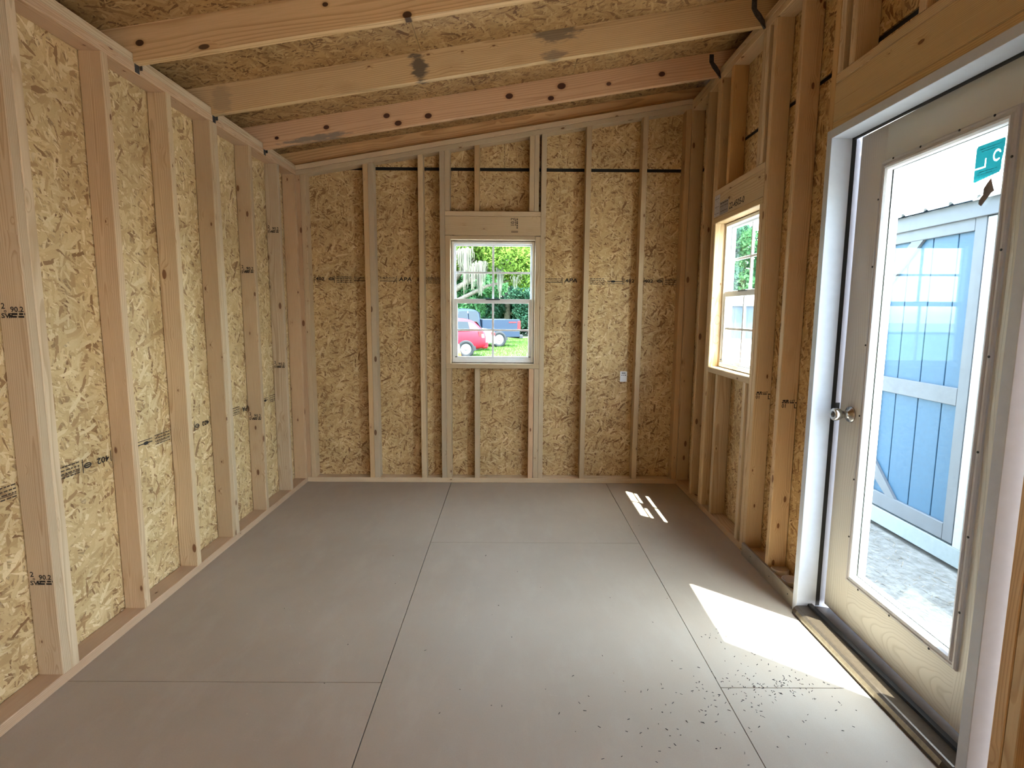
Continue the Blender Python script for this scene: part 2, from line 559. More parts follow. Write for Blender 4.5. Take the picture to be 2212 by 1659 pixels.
def prism(a, b, L, c=0.0028):
    """eased-edge board, section a x b, length L along local Z, centred"""
    h, k = a / 2, b / 2
    ring = [(-h + c, -k), (h - c, -k), (h, -k + c), (h, k - c), (h - c, k), (-h + c, k), (-h, k - c), (-h, -k + c)]
    v = [(x, y, -L / 2) for x, y in ring] + [(x, y, L / 2) for x, y in ring]
    f = [tuple(range(7, -1, -1)), tuple(range(8, 16))]
    for i in range(8):
        j = (i + 1) % 8
        f.append((i, j, 8 + j, 8 + i))
    return v, f


def board(name, parent, x0, x1, y0, y1, z0, z1, axis='z', mat='stud', color=None):
    ctr = ((x0 + x1) / 2, (y0 + y1) / 2, (z0 + z1) / 2)
    dx, dy, dz = x1 - x0, y1 - y0, z1 - z0
    if axis == 'z':
        v, f = prism(dx, dy, dz); rot = (0, 0, 0)
    elif axis == 'y':
        v, f = prism(dx, dz, dy); rot = (-math.pi / 2, 0, 0)
    else:
        v, f = prism(dz, dy, dx); rot = (0, math.pi / 2, 0)
    return link(name, mesh_from(name, v, f), mat, parent, ctr, rot, color)


def panel(name, parent, polys, plane, at, thick, mat='osb', uvoff=None):
    """flat sheet made of convex polygons given in (u, v); plane 'x': u=y,v=z at x=at..at+thick; 'y': u=x,v=z; 'z': u=x,v=y"""
    if uvoff is None:
        uvoff = (random.uniform(0, 50), random.uniform(0, 50))
    V, F, UV = [], [], []
    for poly in polys:
        b, n = len(V), len(poly)
        for d in (at, at + thick):
            for (u, v) in poly:
                V.append((d, u, v) if plane == 'x' else (u, d, v) if plane == 'y' else (u, v, d))
                UV.append((u + uvoff[0], v + uvoff[1]))
        F.append(tuple(range(b, b + n)))
        F.append(tuple(range(b + 2 * n - 1, b + n - 1, -1)))
        for i in range(n):
            j = (i + 1) % n
            F.append((b + i, b + n + i, b + n + j, b + j))
    return link(name, fix_normals(mesh_from(name, V, F, UV)), mat, parent)


def rect(u0, u1, v0, v1):
    return [(u0, v0), (u1, v0), (u1, v1), (u0, v1)]


def cut(u0, u1, v0, v1, holes):
    """rectangle minus axis-aligned holes, as rectangles"""
    out = [(u0, u1, v0, v1)]
    for (a, b, c, d) in holes:
        nxt = []
        for (p, q, r, s) in out:
            if b <= p or a >= q or d <= r or c >= s:
                nxt.append((p, q, r, s)); continue
            if a > p: nxt.append((p, a, r, s))
            if b < q: nxt.append((b, q, r, s))
            m0, m1 = max(p, a), min(q, b)
            if c > r: nxt.append((m0, m1, r, c))
            if d < s: nxt.append((m0, m1, d, s))
        out = nxt
    return [rect(*r) for r in out]


def lathe(name, prof, parent, mat, loc=(0, 0, 0), rot=(0, 0, 0), seg=28, smooth=True):
    """profile of (radius, height) spun round local Z"""
    V, F = [], []
    for (r, h) in prof:
        for i in range(seg):
            t = 2 * math.pi * i / seg
            V.append((r * math.cos(t), r * math.sin(t), h))
    for k in range(len(prof) - 1):
        for i in range(seg):
            j = (i + 1) % seg
            F.append((k * seg + i, k * seg + j, (k + 1) * seg + j, (k + 1) * seg + i))
    F.append(tuple(range(seg - 1, -1, -1)))
    F.append(tuple((len(prof) - 1) * seg + i for i in range(seg)))
    me = fix_normals(mesh_from(name, V, F))
    if smooth:
        for p in me.polygons:
            p.use_smooth = len(p.vertices) == 4
    return link(name, me, mat, parent, loc, rot)


def tube_mesh(name, pts, rads, seg=8):
    V, F = [], []
    n = len(pts)
    for i, p in enumerate(pts):
        p = Vector(p)
        d = (Vector(pts[min(i + 1, n - 1)]) - Vector(pts[max(i - 1, 0)]))
        d = d.normalized() if d.length > 1e-9 else Vector((0, 0, 1))
        a = d.orthogonal().normalized()
        b = d.cross(a)
        for k in range(seg):
            t = 2 * math.pi * k / seg
            V.append(p + (a * math.cos(t) + b * math.sin(t)) * rads[i])
    for i in range(n - 1):
        for k in range(seg):
            j = (k + 1) % seg
            F.append((i * seg + k, i * seg + j, (i + 1) * seg + j, (i + 1) * seg + k))
    F.append(tuple(range(seg - 1, -1, -1)))
    F.append(tuple((n - 1) * seg + k for k in range(seg)))
    return mesh_from(name, V, F, smooth=True)


def frame_of(u, v, w, o):
    """matrix whose local x,y,z run along u,v,w from o"""
    m = Matrix((Vector(u), Vector(v), Vector(w))).transposed().to_4x4()
    m.translation = Vector(o)
    return m


_txt = {}


def text_polys(s, size=1.0):
    """(verts, faces) of flat lettering, origin at its lower left"""
    if s not in _txt:
        cu = bpy.data.curves.new('lettering', 'FONT')
        cu.body = s
        cu.size = 1.0
        cu.resolution_u = 2
        cu.offset = 0.018
        ob = bpy.data.objects.new('lettering', cu)
        COL.objects.link(ob)
        dg = bpy.context.evaluated_depsgraph_get()
        me = bpy.data.meshes.new_from_object(ob.evaluated_get(dg))
        _txt[s] = ([tuple(v.co) for v in me.vertices], [tuple(p.vertices) for p in me.polygons])
        bpy.data.objects.remove(ob)
        bpy.data.curves.remove(cu)
        bpy.data.meshes.remove(me)
    v, f = _txt[s]
    return [(x * size, y * size, 0.0) for x, y, z in v], f


class Print:
    """flat lettering and lines gathered into one sheet in local x (right), y (up)"""
    def __init__(self):
        self.V, self.F = [], []

    def text(self, s, x, y, size, sx=1.0, shear=0.0, flip=False):
        v, f = text_polys(s, size)
        b = len(self.V)
        for (a, c, _) in v:
            a = a * sx + shear * c
            if flip: a, c = -a, -c
            self.V.append((x + a, y + c, 0))
        self.F += [tuple(b + i for i in q) for q in f]

    def rect(self, x0, y0, x1, y1):
        b = len(self.V)
        self.V += [(x0, y0, 0), (x1, y0, 0), (x1, y1, 0), (x0, y1, 0)]
        self.F.append((b, b + 1, b + 2, b + 3))

    def ringe(self, x, y, rx, ry, w, n=18):
        b = len(self.V)
        for i in range(n):
            t = 2 * math.pi * i / n
            self.V.append((x + rx * math.cos(t), y + ry * math.sin(t), 0))
            self.V.append((x + (rx - w) * math.cos(t), y + (ry - w) * math.sin(t), 0))
        for i in range(n):
            j = (i + 1) % n
            self.F.append((b + 2 * i, b + 2 * j, b + 2 * j + 1, b + 2 * i + 1))

    def fine(self, x0, x1, y, h, seed=0):
        """a row of unreadable small print: short dashes"""
        r = random.Random(seed)
        x = x0
        while x < x1:
            w = r.uniform(0.006, 0.022)
            self.rect(x, y, min(x + w, x1), y + h)
            x += w + r.uniform(0.002, 0.006)

    def put(self, name, parent, mat, mw):
        me = mesh_from(name, self.V, self.F)
        o = link(name, me, mat, parent)
        o.matrix_parent_inverse = parent_world(parent).inverted()
        o.matrix_basis = mw
        return o


def parent_world(o):
    if o is None:
        return Matrix.Identity(4)
    m = Matrix.LocRotScale(o.location, o.rotation_euler, o.scale)
    base = o.matrix_parent_inverse @ m if o.parent is None else parent_world(o.parent) @ o.matrix_parent_inverse @ m
    return base


TAN = (1.0, 0.98, 0.94)
PINK = (1.0, 0.87, 0.82)
ORANGE = (1.0, 0.84, 0.64)
PALE = (1.06, 1.05, 1.03)
GREY = (0.86, 0.86, 0.86)
WARM = (1.0, 0.95, 0.86)
PALETTE = [TAN, PALE, WARM, TAN, PALE, (1.02, 0.95, 0.90)]


def tone():
    return random.choice(PALETTE)


# ================================================================== floor
floor = boxobj('floor', None, 'felt', (-0.12, W + 0.12, YB - 0.12, 0.12, -0.16, -0.022))
tag(floor, kind='structure')
G = 0.0016
xs = [(-0.10, 1.117, [-2.372]), (1.117, 2.325, [-1.142]), (2.325, W + 0.10, [-2.392])]
for (a, b, s0) in xs:
    cuts = [0.10]
    s = s0[0]
    while s > YB:
        cuts.append(s); s -= 2.438
    cuts.append(YB - 0.1)
    for y1, y0 in zip(cuts[:-1], cuts[1:]):
        v = [(a + G, y0 + G, -0.02), (b - G, y0 + G, -0.02), (b - G, y1 - G, -0.02), (a + G, y1 - G, -0.02)]
        bx = boxes_mesh('floor_panel', [(a + G, b - G, y0 + G, y1 - G, -0.02, 0.0)])
        link('floor_panel', bx, 'floor', floor)

# ================================================================== left wall (low side)
ZL0, ZL1, ZL2 = 2.298, 2.336, 2.374
wall_left = boxobj('wall_left', None, 'felt', (-SD - 0.035, -SD - OS, YB - 0.1, 0.12, GROUND + 0.12, 2.40))
tag(wall_left, kind='structure')
seam = [0.088, -1.131, -2.350, -3.569, -4.788, -6.007, YB]
left_panels = []
for y1, y0 in zip(seam[:-1], seam[1:]):
    left_panels.append(panel('sheathing_panel', wall_left, [rect(y0 + 0.001, y1 - 0.001, -0.02, 2.374)], 'x', -SD - OS, OS - 0.002))
board('bottom_plate', wall_left, -SD, 0, YB, -0.001, 0, BT, 'y', color=PINK)
board('lower_top_plate', wall_left, -SD, 0, YB, 0.088, ZL0 + 0.001, ZL1 - 0.001, 'y', color=PINK)
board('upper_top_plate', wall_left, -SD, -0.003, YB, 0.088, ZL1, ZL2, 'y', color=PALE)
left_studs = {}
ys = [('S7', -0.036, (1.0, 0.86, 0.74)), ('S6', -0.328, (0.98, 0.95, 0.93)), ('S5', -0.735, (1.0, 0.93, 0.84)), ('S4', -1.134, TAN), ('S4b', -1.1725, (0.97, 0.90, 0.80)),
      ('S3', -1.538, WARM), ('S2', -1.944, (0.98, 0.90, 0.82)), ('S1', -2.351, PALE), ('S1b', -2.3895, (0.95, 0.93, 0.90))]
yy = -2.758
while yy > YB:
    ys.append(('n', yy, tone()))
    yy -= 0.4064
for k, y, c in ys:
    left_studs[k] = board('stud', wall_left, -SD, 0, y, y + BT - 0.0015, BT, ZL0, 'z', color=c)

# ================================================================== far wall (gable, rises to the right)
FP0, FP1, FP2 = 2.299, 2.336, 2.372
FS = 0.1675
WX0, WX1, WZ0, WZ1 = 1.121, 1.752, 0.932, 1.852      # window opening, far wall
top = lambda x: 2.40 + FS * x
wall_far = panel('wall_far', None, [rect(-0.12, WX0, GROUND + 0.12, 2.30), rect(WX1, W + 0.12, GROUND + 0.12, 2.30), rect(WX0, WX1, GROUND + 0.12, WZ0), rect(WX0, WX1, WZ1, 2.30),
                                    [(-0.12, 2.30), (W + 0.12, 2.30), (W + 0.12, top(W + 0.12)), (-0.12, top(-0.12))]], 'y', SD + OS, 0.024, 'felt')
tag(wall_far, kind='structure')
far_panels = []
for a, b in ((-0.089, 0.525), (0.525, 1.744), (1.744, W + 0.088)):
    a += 0.001; b -= 0.001
    far_panels.append(panel('sheathing_panel', wall_far, cut(a, b, -0.02, 2.361, [(WX0, WX1, WZ0, WZ1)]), 'y', SD + 0.002, OS - 0.002, 'osb_fine'))
for a, b in ((0.30, 1.52), (1.522, W + 0.088)):
    panel('sheathing_panel', wall_far, [[(a, 2.386), (b, 2.386), (b, 2.372 + FS * b + 0.02), (a, 2.372 + FS * a + 0.02)]], 'y', SD + 0.002, OS - 0.002, 'osb_fine')
board('bottom_plate', wall_far, 0.0, W, 0, SD, 0, BT, 'x', color=(1.03, 0.98, 0.93))


def sloped_plate(name, z_at0, th, col):
    L = (W + 0.002) / math.cos(math.atan(FS))
    v, f = prism(th * math.cos(math.atan(FS)), SD, L)
    o = link(name, mesh_from(name, v, f), 'stud', wall_far, (W / 2, SD / 2, z_at0 + FS * W / 2 + th / 2), (0, math.pi / 2 - math.atan(FS), 0), col)
    return o


sloped_plate('lower_top_plate', FP0 + 0.0005, FP1 - FP0 - 0.002, TAN)
sloped_plate('upper_top_plate', FP1, FP2 - FP1, (1.03, 0.97, 0.92))


def far_stud(x0, x1, z0=BT, z1=None, col=None, name='stud'):
    """stud of the gable wall, its top cut to the slope"""
    c = 0.0025
    xm, ym = (x0 + x1) / 2, SD / 2
    t0 = (FP0 + FS * x0) if z1 is None else z1
    t1 = (FP0 + FS * x1) if z1 is None else z1
    zc = (z0 + t0) / 2
    h, k = (x1 - x0) / 2, SD / 2
    ring = [(-h + c, -k), (h - c, -k), (h, -k + c), (h, k - c), (h - c, k), (-h + c, k), (-h, k - c), (-h, -k + c)]
    V = [(x, y, z0 - zc) for x, y in ring] + [(x, y, t0 + (t1 - t0) * (x + h) / (2 * h) - zc) for x, y in ring]
    F = [tuple(range(7, -1, -1)), tuple(range(8, 16))] + [(i, (i + 1) % 8, 8 + (i + 1) % 8, 8 + i) for i in range(8)]
    return link(name, mesh_from(name, V, F), 'stud', wall_far, (xm, ym, zc), (0, 0, 0), col or tone())


far_stud(-0.008, 0.029, col=(1.0, 0.84, 0.72))
far_stud(0.0295, 0.066, col=(1.0, 0.94, 0.85))
far_stud(0.486, 0.5235, col=(1.0, 0.86, 0.68))
far_stud(0.524, 0.562, col=GREY)
far_stud(0.887, 0.925, col=WARM)
far_stud(1.045, 1.083, col=GREY)                          # king stud
far_stud(1.0835, 1.121, z0=0.932, z1=1.8815, col=WARM)               # trimmer
far_stud(1.0835, 1.121, z1=0.894, col=WARM, name='cripple_stud')
far_stud(1.0835, 1.121, z0=2.058, col=PALE, name='cripple_stud')
far_stud(1.300, 1.337, z1=0.894, col=PALE, name='cripple_stud')
far_stud(1.300, 1.337, z0=2.058, col=ORANGE, name='cripple_stud')
far_stud(1.712, 1.7500, z1=0.894, col=(1.0, 0.82, 0.72), name='cripple_stud')
far_stud(1.703, 1.738, z0=2.058, col=WARM, name='cripple_stud')
far_stud(1.739, 1.774, z0=2.058, col=TAN, name='cripple_stud')
far_stud(1.752, 1.789, z0=0.932, z1=1.876, col=TAN)
far_stud(1.752, 1.789, z1=0.894, col=TAN, name='cripple_stud')
far_stud(1.7895, 1.827, col=PALE)
far_stud(2.114, 2.152, col=WARM)
far_stud(2.522, 2.560, col=WARM)
far_stud(2.832, W, col=ORANGE)
board('header_cap', wall_far, 1.084, 1.789, 0, SD, 2.022, 2.057, 'x', color=TAN)
header_far = board('header', wall_far, 1.084, 1.789, 0, SD, 1.882, 2.021, 'x', color=(1.02, 0.98, 0.90))
board('header_base', wall_far, 1.122, 1.751, 0, SD, 1.853, 1.881, 'x', color=TAN)
board('sill_plate', wall_far, 1.084, 1.789, 0, SD, 0.895, 0.931, 'x', color=WARM)

# ================================================================== right wall (tall side, window, door)
ZR0, ZR1, ZR2 = 2.764, 2.802, 2.840
RY0, RY1, RZ0, RZ1 = -1.210, -0.580, 0.977, 1.887      # window opening
DY0, DY1, DZ1 = -2.846, -1.852, 2.050                  # door opening
OY0, OY1, OZ1 = -6.05, -5.05, 2.14                     # unseen open doorway, added behind the camera to bring in daylight
holes = [(RY0, RY1, RZ0, RZ1), (DY0, DY1, -1, DZ1), (OY0, OY1, -1, OZ1)]
polys = cut(YB - 0.1, 0.12, GROUND + 0.12, 2.86, [(RY0, RY1, RZ0, RZ1), (DY0, DY1, -0.02, DZ1), (OY0, OY1, -0.02, OZ1)])
wall_right = panel('wall_right', None, polys, 'x', W + SD + OS, 0.024, 'felt')
tag(wall_right, kind='structure')
seam = [0.088, -1.268, -2.487, -3.706, -4.925, -6.144, YB]
for y1, y0 in zip(seam[:-1], seam[1:]):
    ps = cut(y0 + 0.001, y1 - 0.001, -0.02, 2.342, holes)
    panel('sheathing_panel', wall_right, ps, 'x', W + SD + 0.002, OS - 0.002, 'osb_fine')
    panel('sheathing_panel', wall_right, [rect(y0 + 0.001, y1 - 0.001, 2.366, 2.84)], 'x', W + SD + 0.002, OS - 0.002, 'osb_fine')


def rboard(name, y0, y1, z0, z1, axis='z', col=None):
    return board(name, wall_right, W, W + SD, y0, y1, z0, z1, axis, color=col or tone())


rboard('bottom_plate', DY1, 0.088, 0, BT, 'y', (1.0, 0.86, 0.74))
rboard('bottom_plate', OY1, DY0, 0, BT, 'y', TAN)
rboard('bottom_plate', YB, OY0, 0, BT, 'y', TAN)
rboard('lower_top_plate', YB, 0.088, ZR0, ZR1, 'y', (1.0, 0.92, 0.80))
rboard('upper_top_plate', YB, 0.088, ZR1, ZR2, 'y', WARM)
R = {}
SW = (0.95, 0.84, 0.68)
for k, y, z0, z1, c in [('corner', -0.020, BT, ZR0, SW), ('R1', -0.352, BT, ZR0, (1.0, 0.90, 0.76)),
                        ('kingF', -0.543, BT, ZR0, SW), ('trimF', -0.580, BT, RZ1, (1.02, 0.93, 0.78)),
                        ('trimN', -1.248, BT, RZ1, (1.03, 0.95, 0.84)), ('kingN', -1.288, BT, ZR0, (1.0, 0.91, 0.78)),
                        ('R4', -1.562, BT, ZR0, (0.98, 0.86, 0.72)), ('doorK', -1.8505, BT, ZR0, (1.05, 0.86, 0.58)),
                        ('doorKn', -2.886, BT, ZR0, (1.0, 0.86, 0.66)), ('doorKn2', -2.9245, BT, ZR0, (1.0, 0.92, 0.76)),
                        ('n3', -3.25, BT, ZR0, TAN), ('n3', -3.66, BT, ZR0, TAN), ('n3', -4.07, BT, ZR0, TAN), ('n3', -4.48, BT, ZR0, TAN), ('n4', -5.048, BT, ZR0, TAN), ('n5', -6.09, BT, ZR0, TAN)]:
    R[k] = rboard('stud', y, y + BT - 0.0016, z0, z1, 'z', c)
for y, z0, z1, c in [(-0.756, BT, 0.940, WARM), (-1.172, BT, 0.940, PALE),
                     (-0.756, 2.096, ZR0, (1.03, 0.80, 0.50)), (-1.1725, 2.096, ZR0, WARM), (-1.2105, 2.096, ZR0, PALE),
                     (-0.581, 2.096, ZR0, SW),
                     (-1.890, 2.273, ZR0, TAN), (-1.965, 2.273, ZR0, WARM), (-2.335, 2.273, ZR0, WARM), (-2.74, 2.273, ZR0, TAN)]:
    rboard('cripple_stud', y, y + BT - 0.0016, z0, z1, 'z', c)
rboard('header_cap', -1.249, -0.544, 2.060, 2.095, 'y', (1.0, 0.92, 0.82))
header_win = rboard('header', -1.249, -0.544, 1.923, 2.059, 'y', (1.03, 0.96, 0.84))
rboard('header_base', RY0 - 0.038, RY1 + 0.037, 1.888, 1.922, 'y', (1.0, 0.9, 0.72))
rboard('sill_plate', RY0 - 0.002, RY1 + 0.002, 0.941, 0.977, 'y', (1.02, 0.95, 0.84))
rboard('header_cap', DY0, DY1, 2.237, 2.272, 'y', (1.04, 0.98, 0.84))
rboard('header', DY0, DY1, 2.089, 2.236, 'y', (0.97, 0.90, 0.70))
rboard('header_base', DY0, DY1, 2.054, 2.088, 'y', (0.96, 0.86, 0.64))
rboard('header', OY0, OY1, 2.125, 2.40, 'y', TAN)

# taupe painted kick board along the bottom plate, between window and door
toe = board('kick_board', wall_right, W - 0.016, W - 0.0005, -1.851, -1.285, 0.0, 0.070, 'y', mat='toe')
for y, z in ((-1.40, 0.040), (-1.615, 0.036), (-1.80, 0.042)):
    lathe('nail_head', [(0.0032, 0), (0.0030, 0.0012)], wall_right, 'dark_metal', (W - 0.0165, y, z), (0, -math.pi / 2, 0), 10)

# ================================================================== wall behind the camera
wall_near = panel('wall_near', None, [[(-0.12, GROUND + 0.12), (W + 0.12, GROUND + 0.12), (W + 0.12, top(W)), (-0.12, top(-0.12))]], 'y', YB - SD - OS - 0.024, 0.024, 'felt')
tag(wall_near, kind='structure')
for a, b in ((-0.089, 0.61), (0.61, 1.83), (1.83, W + 0.088)):
    panel('sheathing_panel', wall_near, [[(a, -0.02), (b, -0.02), (b, 2.372 + FS * b), (a, 2.372 + FS * a)]], 'y', YB - SD - OS, OS)
for i in range(8):
    x = min(i * 0.4064, W - BT)
    board('stud', wall_near, x, x + BT, YB - SD, YB, BT, FP0 + FS * x, 'z', color=tone())
board('bottom_plate', wall_near, 0, W, YB - SD, YB, 0, BT, 'x', color=TAN)

# ================================================================== ceiling: rafters, roof boards
RB = 2.335                                   # rafter underside at x = 0
RD = 0.142                                   # vertical depth of a rafter
rz = lambda x: RB + SLOPE * x
XA, XB = -0.22, W + 0.22
ang = math.atan(SLOPE)
zr = lambda x: rz(x) + RD
ceiling = fix_normals(mesh_from('ceiling', [(x, y, zr(x) + d) for y in (YB - 0.25, 0.25) for d in (0.016, 0.045) for x in (XA, XB)],
                                [(0, 1, 3, 2), (4, 6, 7, 5), (0, 4, 5, 1), (2, 3, 7, 6), (0, 2, 6, 4), (1, 5, 7, 3)]))
ceiling = link('ceiling', ceiling, mat_plain('white_roof_metal', (0.75, 0.76, 0.77), 0.45, 0.2), None)
tag(ceiling, kind='structure')
yb = [0.24, -0.84, -2.06, -3.28, -4.50, -5.72, YB - 0.24]
for i, (y1, y0) in enumerate(zip(yb[:-1], yb[1:])):
    for (a, b) in (((XA, 1.10), (1.10, XB)) if i % 2 else ((XA, 1.95), (1.95, XB))):
        a += 0.0012; b -= 0.0012
        V, UV = [], []
        for d in (0.0, 0.0145):
            for (x, y) in ((a, y0 + 0.0012), (b, y0 + 0.0012), (b, y1 - 0.0012), (a, y1 - 0.0012)):
                V.append((x, y, zr(x) + d + 0.0005))
                UV.append((x + i * 3.3, y + i * 1.7))
        me = mesh_from('roof_panel', V, [(3, 2, 1, 0), (4, 5, 6, 7), (0, 1, 5, 4), (1, 2, 6, 5), (2, 3, 7, 6), (3, 0, 4, 7)], UV)
        link('roof_panel', me, 'osb_roof', ceiling)


for (xa, xb, zt) in ((XB, XB + 0.022, zr(XB)), (XA - 0.022, XA, zr(XA))):
    boxobj('fascia', ceiling, 'jamb', (xa, xb, YB - 0.25, 0.25, zt - RD - 0.035, zt + 0.014))
boxobj('soffit', ceiling, 'jamb', (W + SD + OS + 0.025, XB, YB - 0.25, 0.25, rz(XB) - 0.040, rz(XB) - 0.026))
boxobj('soffit', ceiling, 'jamb', (XA, -SD - 0.036, YB - 0.25, 0.25, rz(XA) - 0.030, rz(XA) - 0.018))


def rafter(y0, col, mat, th=BT, notch=True, uns=None):
    """notched over both wall plates; local Z runs along the slope"""
    pts = [(0.0, rz(0)), (W, rz(W)), (W, ZR2), (W + SD, ZR2), (W + SD, rz(W + SD)), (XB, rz(XB)), (XB, zr(XB)), (XA, zr(XA)), (XA, rz(XA)), (-SD, rz(-SD)), (-SD, ZL2), (0.0, ZL2)]
    if not notch:
        lo = lambda x: max(rz(x), FP2 + FS * x + 0.001)
        pts = [(XA, lo(XA)), (XB, lo(XB)), (XB, zr(XB)), (XA, zr(XA))]
    cx, cz = 1.4, rz(1.4) + RD / 2
    rot = Matrix.Rotation(math.pi / 2 - ang, 4, 'Y')
    inv = rot.inverted()
    V = []
    for yy_ in (-th / 2, th / 2):
        for (x, z) in pts:
            V.append(inv @ Vector((x - cx, yy_, z - cz)))
    n = len(pts)
    F = [tuple(range(n)), tuple(range(2 * n - 1, n - 1, -1))] + [(i, n + i, n + (i + 1) % n, (i + 1) % n) for i in range(n)]
    me = fix_normals(mesh_from('rafter', V, F))
    return link('rafter', me, mat, ceiling, (cx, y0 + th / 2, cz), (0, math.pi / 2 - ang, 0), col)


rafter(0.045, (0.95, 0.84, 0.74), 'rafter', notch=False)
ry = -0.535
tints = [('rafter_knotty', (1.02, 0.97, 0.95)), ('rafter_stained', (1.0, 1.0, 1.0)), ('rafter_grainy', (1.0, 1.0, 1.0))]
k = 0
rafters = []
while ry > YB:
    mt, c = tints[k] if k < 3 else ('rafter', (1.0, 0.97, 0.92))
    rafters.append(rafter(ry, c, mt))
    # steel ties: a short strap on the low plate, a twisted strap on the tall side
    y = ry
    V = []
    for (x, z, yo) in ((-0.0, 0, 0),):
        pass
    boxobj('steel_tie', ceiling, 'galv', (0.0005, 0.0025, y + 0.006, y + 0.034, 2.300, 2.334), (0.0005, 0.012, y + 0.0385, y + 0.041, 2.318, 2.40), bevel=0.0006)
    prof = [(W - 0.075, 2.915, -0.002), (W - 0.050, 2.915, -0.002), (W - 0.075, 2.87, -0.002), (W - 0.048, 2.87, -0.002), (W - 0.055, 2.835, -0.003), (W - 0.026, 2.845, -0.004),
            (W - 0.030, 2.80, -0.010), (W - 0.006, 2.815, -0.004), (W - 0.004, 2.770, -0.018), (W - 0.003, 2.775, 0.006)]
    n = len(prof) // 2
    V = [(x, y + o, z) for (x, z, o) in prof] + [(x + 0.0012, y + o - 0.0016, z) for (x, z, o) in prof]
    F = []
    m2 = len(prof)
    for i in range(n - 1):
        a, b, c_, d = 2 * i, 2 * i + 1, 2 * i + 3, 2 * i + 2
        F += [(a, b, c_, d), (m2 + d, m2 + c_, m2 + b, m2 + a), (a, d, m2 + d, m2 + a), (b, m2 + b, m2 + c_, c_)]
    F += [(0, m2, m2 + 1, 1), (m2 - 2, m2 - 1, 2 * m2 - 1, 2 * m2 - 2)]
    link('steel_tie', fix_normals(mesh_from('steel_tie', V, F)), 'galv', ceiling)
    ry -= 0.6096
    k += 1


# ================================================================== windows
def window(name, mw, w, h):
    """single-hung vinyl window in local x (across), y (outwards), z (up); origin at the lower left of the opening, inner face"""
    root = empty(name)
    root.matrix_world = mw
    tag(root, kind='structure')
    fy0, fy1 = 0.066, 0.128
    fw = 0.022
    mid = h * 0.512
    boxobj('frame', root, 'vinyl', (0.004, fw, fy0, fy1, 0.004, h - 0.004), (w - fw, w - 0.004, fy0, fy1, 0.004, h - 0.004),
           (fw, w - fw, fy0, fy1, h - fw, h - 0.004), (fw, w - fw, fy0 - 0.004, fy1, 0.004, 0.030),
           (-0.035, w + 0.035, fy1, fy1 + 0.006, -0.035, 0.006), (-0.035, w + 0.035, fy1, fy1 + 0.006, h - 0.006, h + 0.035),
           (-0.035, 0.006, fy1, fy1 + 0.006, 0.006, h - 0.006), (w - 0.006, w + 0.035, fy1, fy1 + 0.006, 0.006, h - 0.006), bevel=0.0015)

    def sash(nm, z0, z1, y0, y1, st, top_r, bot_r):
        s = boxobj(nm, root, 'vinyl', (fw, fw + st, y0, y1, z0, z1), (w - fw - st, w - fw, y0, y1, z0, z1),
                   (fw + st, w - fw - st, y0, y1, z1 - top_r, z1), (fw + st, w - fw - st, y0, y1, z0, z0 + bot_r), bevel=0.0012)
        gx0, gx1, gz0, gz1 = fw + st, w - fw - st, z0 + bot_r, z1 - top_r
        ym = (y0 + y1) / 2
        boxobj('pane', s, 'glass', (gx0 - 0.004, gx1 + 0.004, ym - 0.002, ym + 0.002, gz0 - 0.004, gz1 + 0.004))
        xm, zm = (gx0 + gx1) / 2, (gz0 + gz1) / 2
        boxobj('muntin', s, 'vinyl', (xm - 0.0075, xm + 0.0075, ym - 0.007, ym + 0.007, gz0, gz1), bevel=0.001)
        boxobj('muntin', s, 'vinyl', (gx0, gx1, ym - 0.0065, ym + 0.0065, zm - 0.0075, zm + 0.0075), bevel=0.001)
        return s

    sash('upper_sash', mid - 0.012, h - fw, 0.100, 0.122, 0.010, 0.012, 0.030)
    low = sash('lower_sash', 0.030, mid + 0.018, 0.072, 0.096, 0.022, 0.034, 0.020)
    boxobj('sash_lock', low, 'dark_metal', (w / 2 - 0.055, w / 2 + 0.055, 0.060, 0.074, mid + 0.010, mid + 0.019), bevel=0.002)
    for s in (fw + 0.003, w - fw - 0.019):
        boxobj('tilt_latch', low, 'dark_metal', (s, s + 0.016, 0.066, 0.073, 0.044, 0.050), bevel=0.001)
    return root


window('window_1', frame_of((1, 0, 0), (0, 1, 0), (0, 0, 1), (WX0, 0, WZ0)), WX1 - WX0, WZ1 - WZ0)
window('window_2', frame_of((0, -1, 0), (1, 0, 0), (0, 0, 1), (W, RY1, RZ0)), RY1 - RY0, RZ1 - RZ0)

# ================================================================== door
door = empty('door_1', (W, -2.3, 0))
tag(door, kind='structure')


def dbox(name, mat, *b, bevel=0.0, parent=None):
    o = boxobj(name, parent or door, mat, *b, bevel=bevel)
    if parent is None:
        o.location = (-W, 2.3, 0)
    return o


JX0, JXS, JX1 = W - 0.020, W + 0.064, W + 0.128
JF, JN, JH = -1.888, -2.776, 2.017
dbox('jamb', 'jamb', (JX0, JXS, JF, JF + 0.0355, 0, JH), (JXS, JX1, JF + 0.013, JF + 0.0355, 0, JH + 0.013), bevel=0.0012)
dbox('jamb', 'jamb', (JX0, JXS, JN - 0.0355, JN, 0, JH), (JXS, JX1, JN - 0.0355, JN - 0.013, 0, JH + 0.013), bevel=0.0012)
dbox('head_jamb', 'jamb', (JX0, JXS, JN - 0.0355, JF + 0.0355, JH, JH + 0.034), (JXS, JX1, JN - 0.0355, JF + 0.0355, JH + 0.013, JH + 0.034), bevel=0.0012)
for nm, b in (('weatherstrip', (JXS + 0.0005, JXS + 0.017, JF + 0.0005, JF + 0.0125, 0.035, JH)), ('weatherstrip', (JXS + 0.0005, JXS + 0.011, JN - 0.0125, JN - 0.0005, 0.045, JH)),
              ('weatherstrip', (JXS + 0.0005, JXS + 0.013, JN - 0.012, JF + 0.012, JH - 0.005, JH + 0.0125))):
    dbox(nm, 'rubber', b)
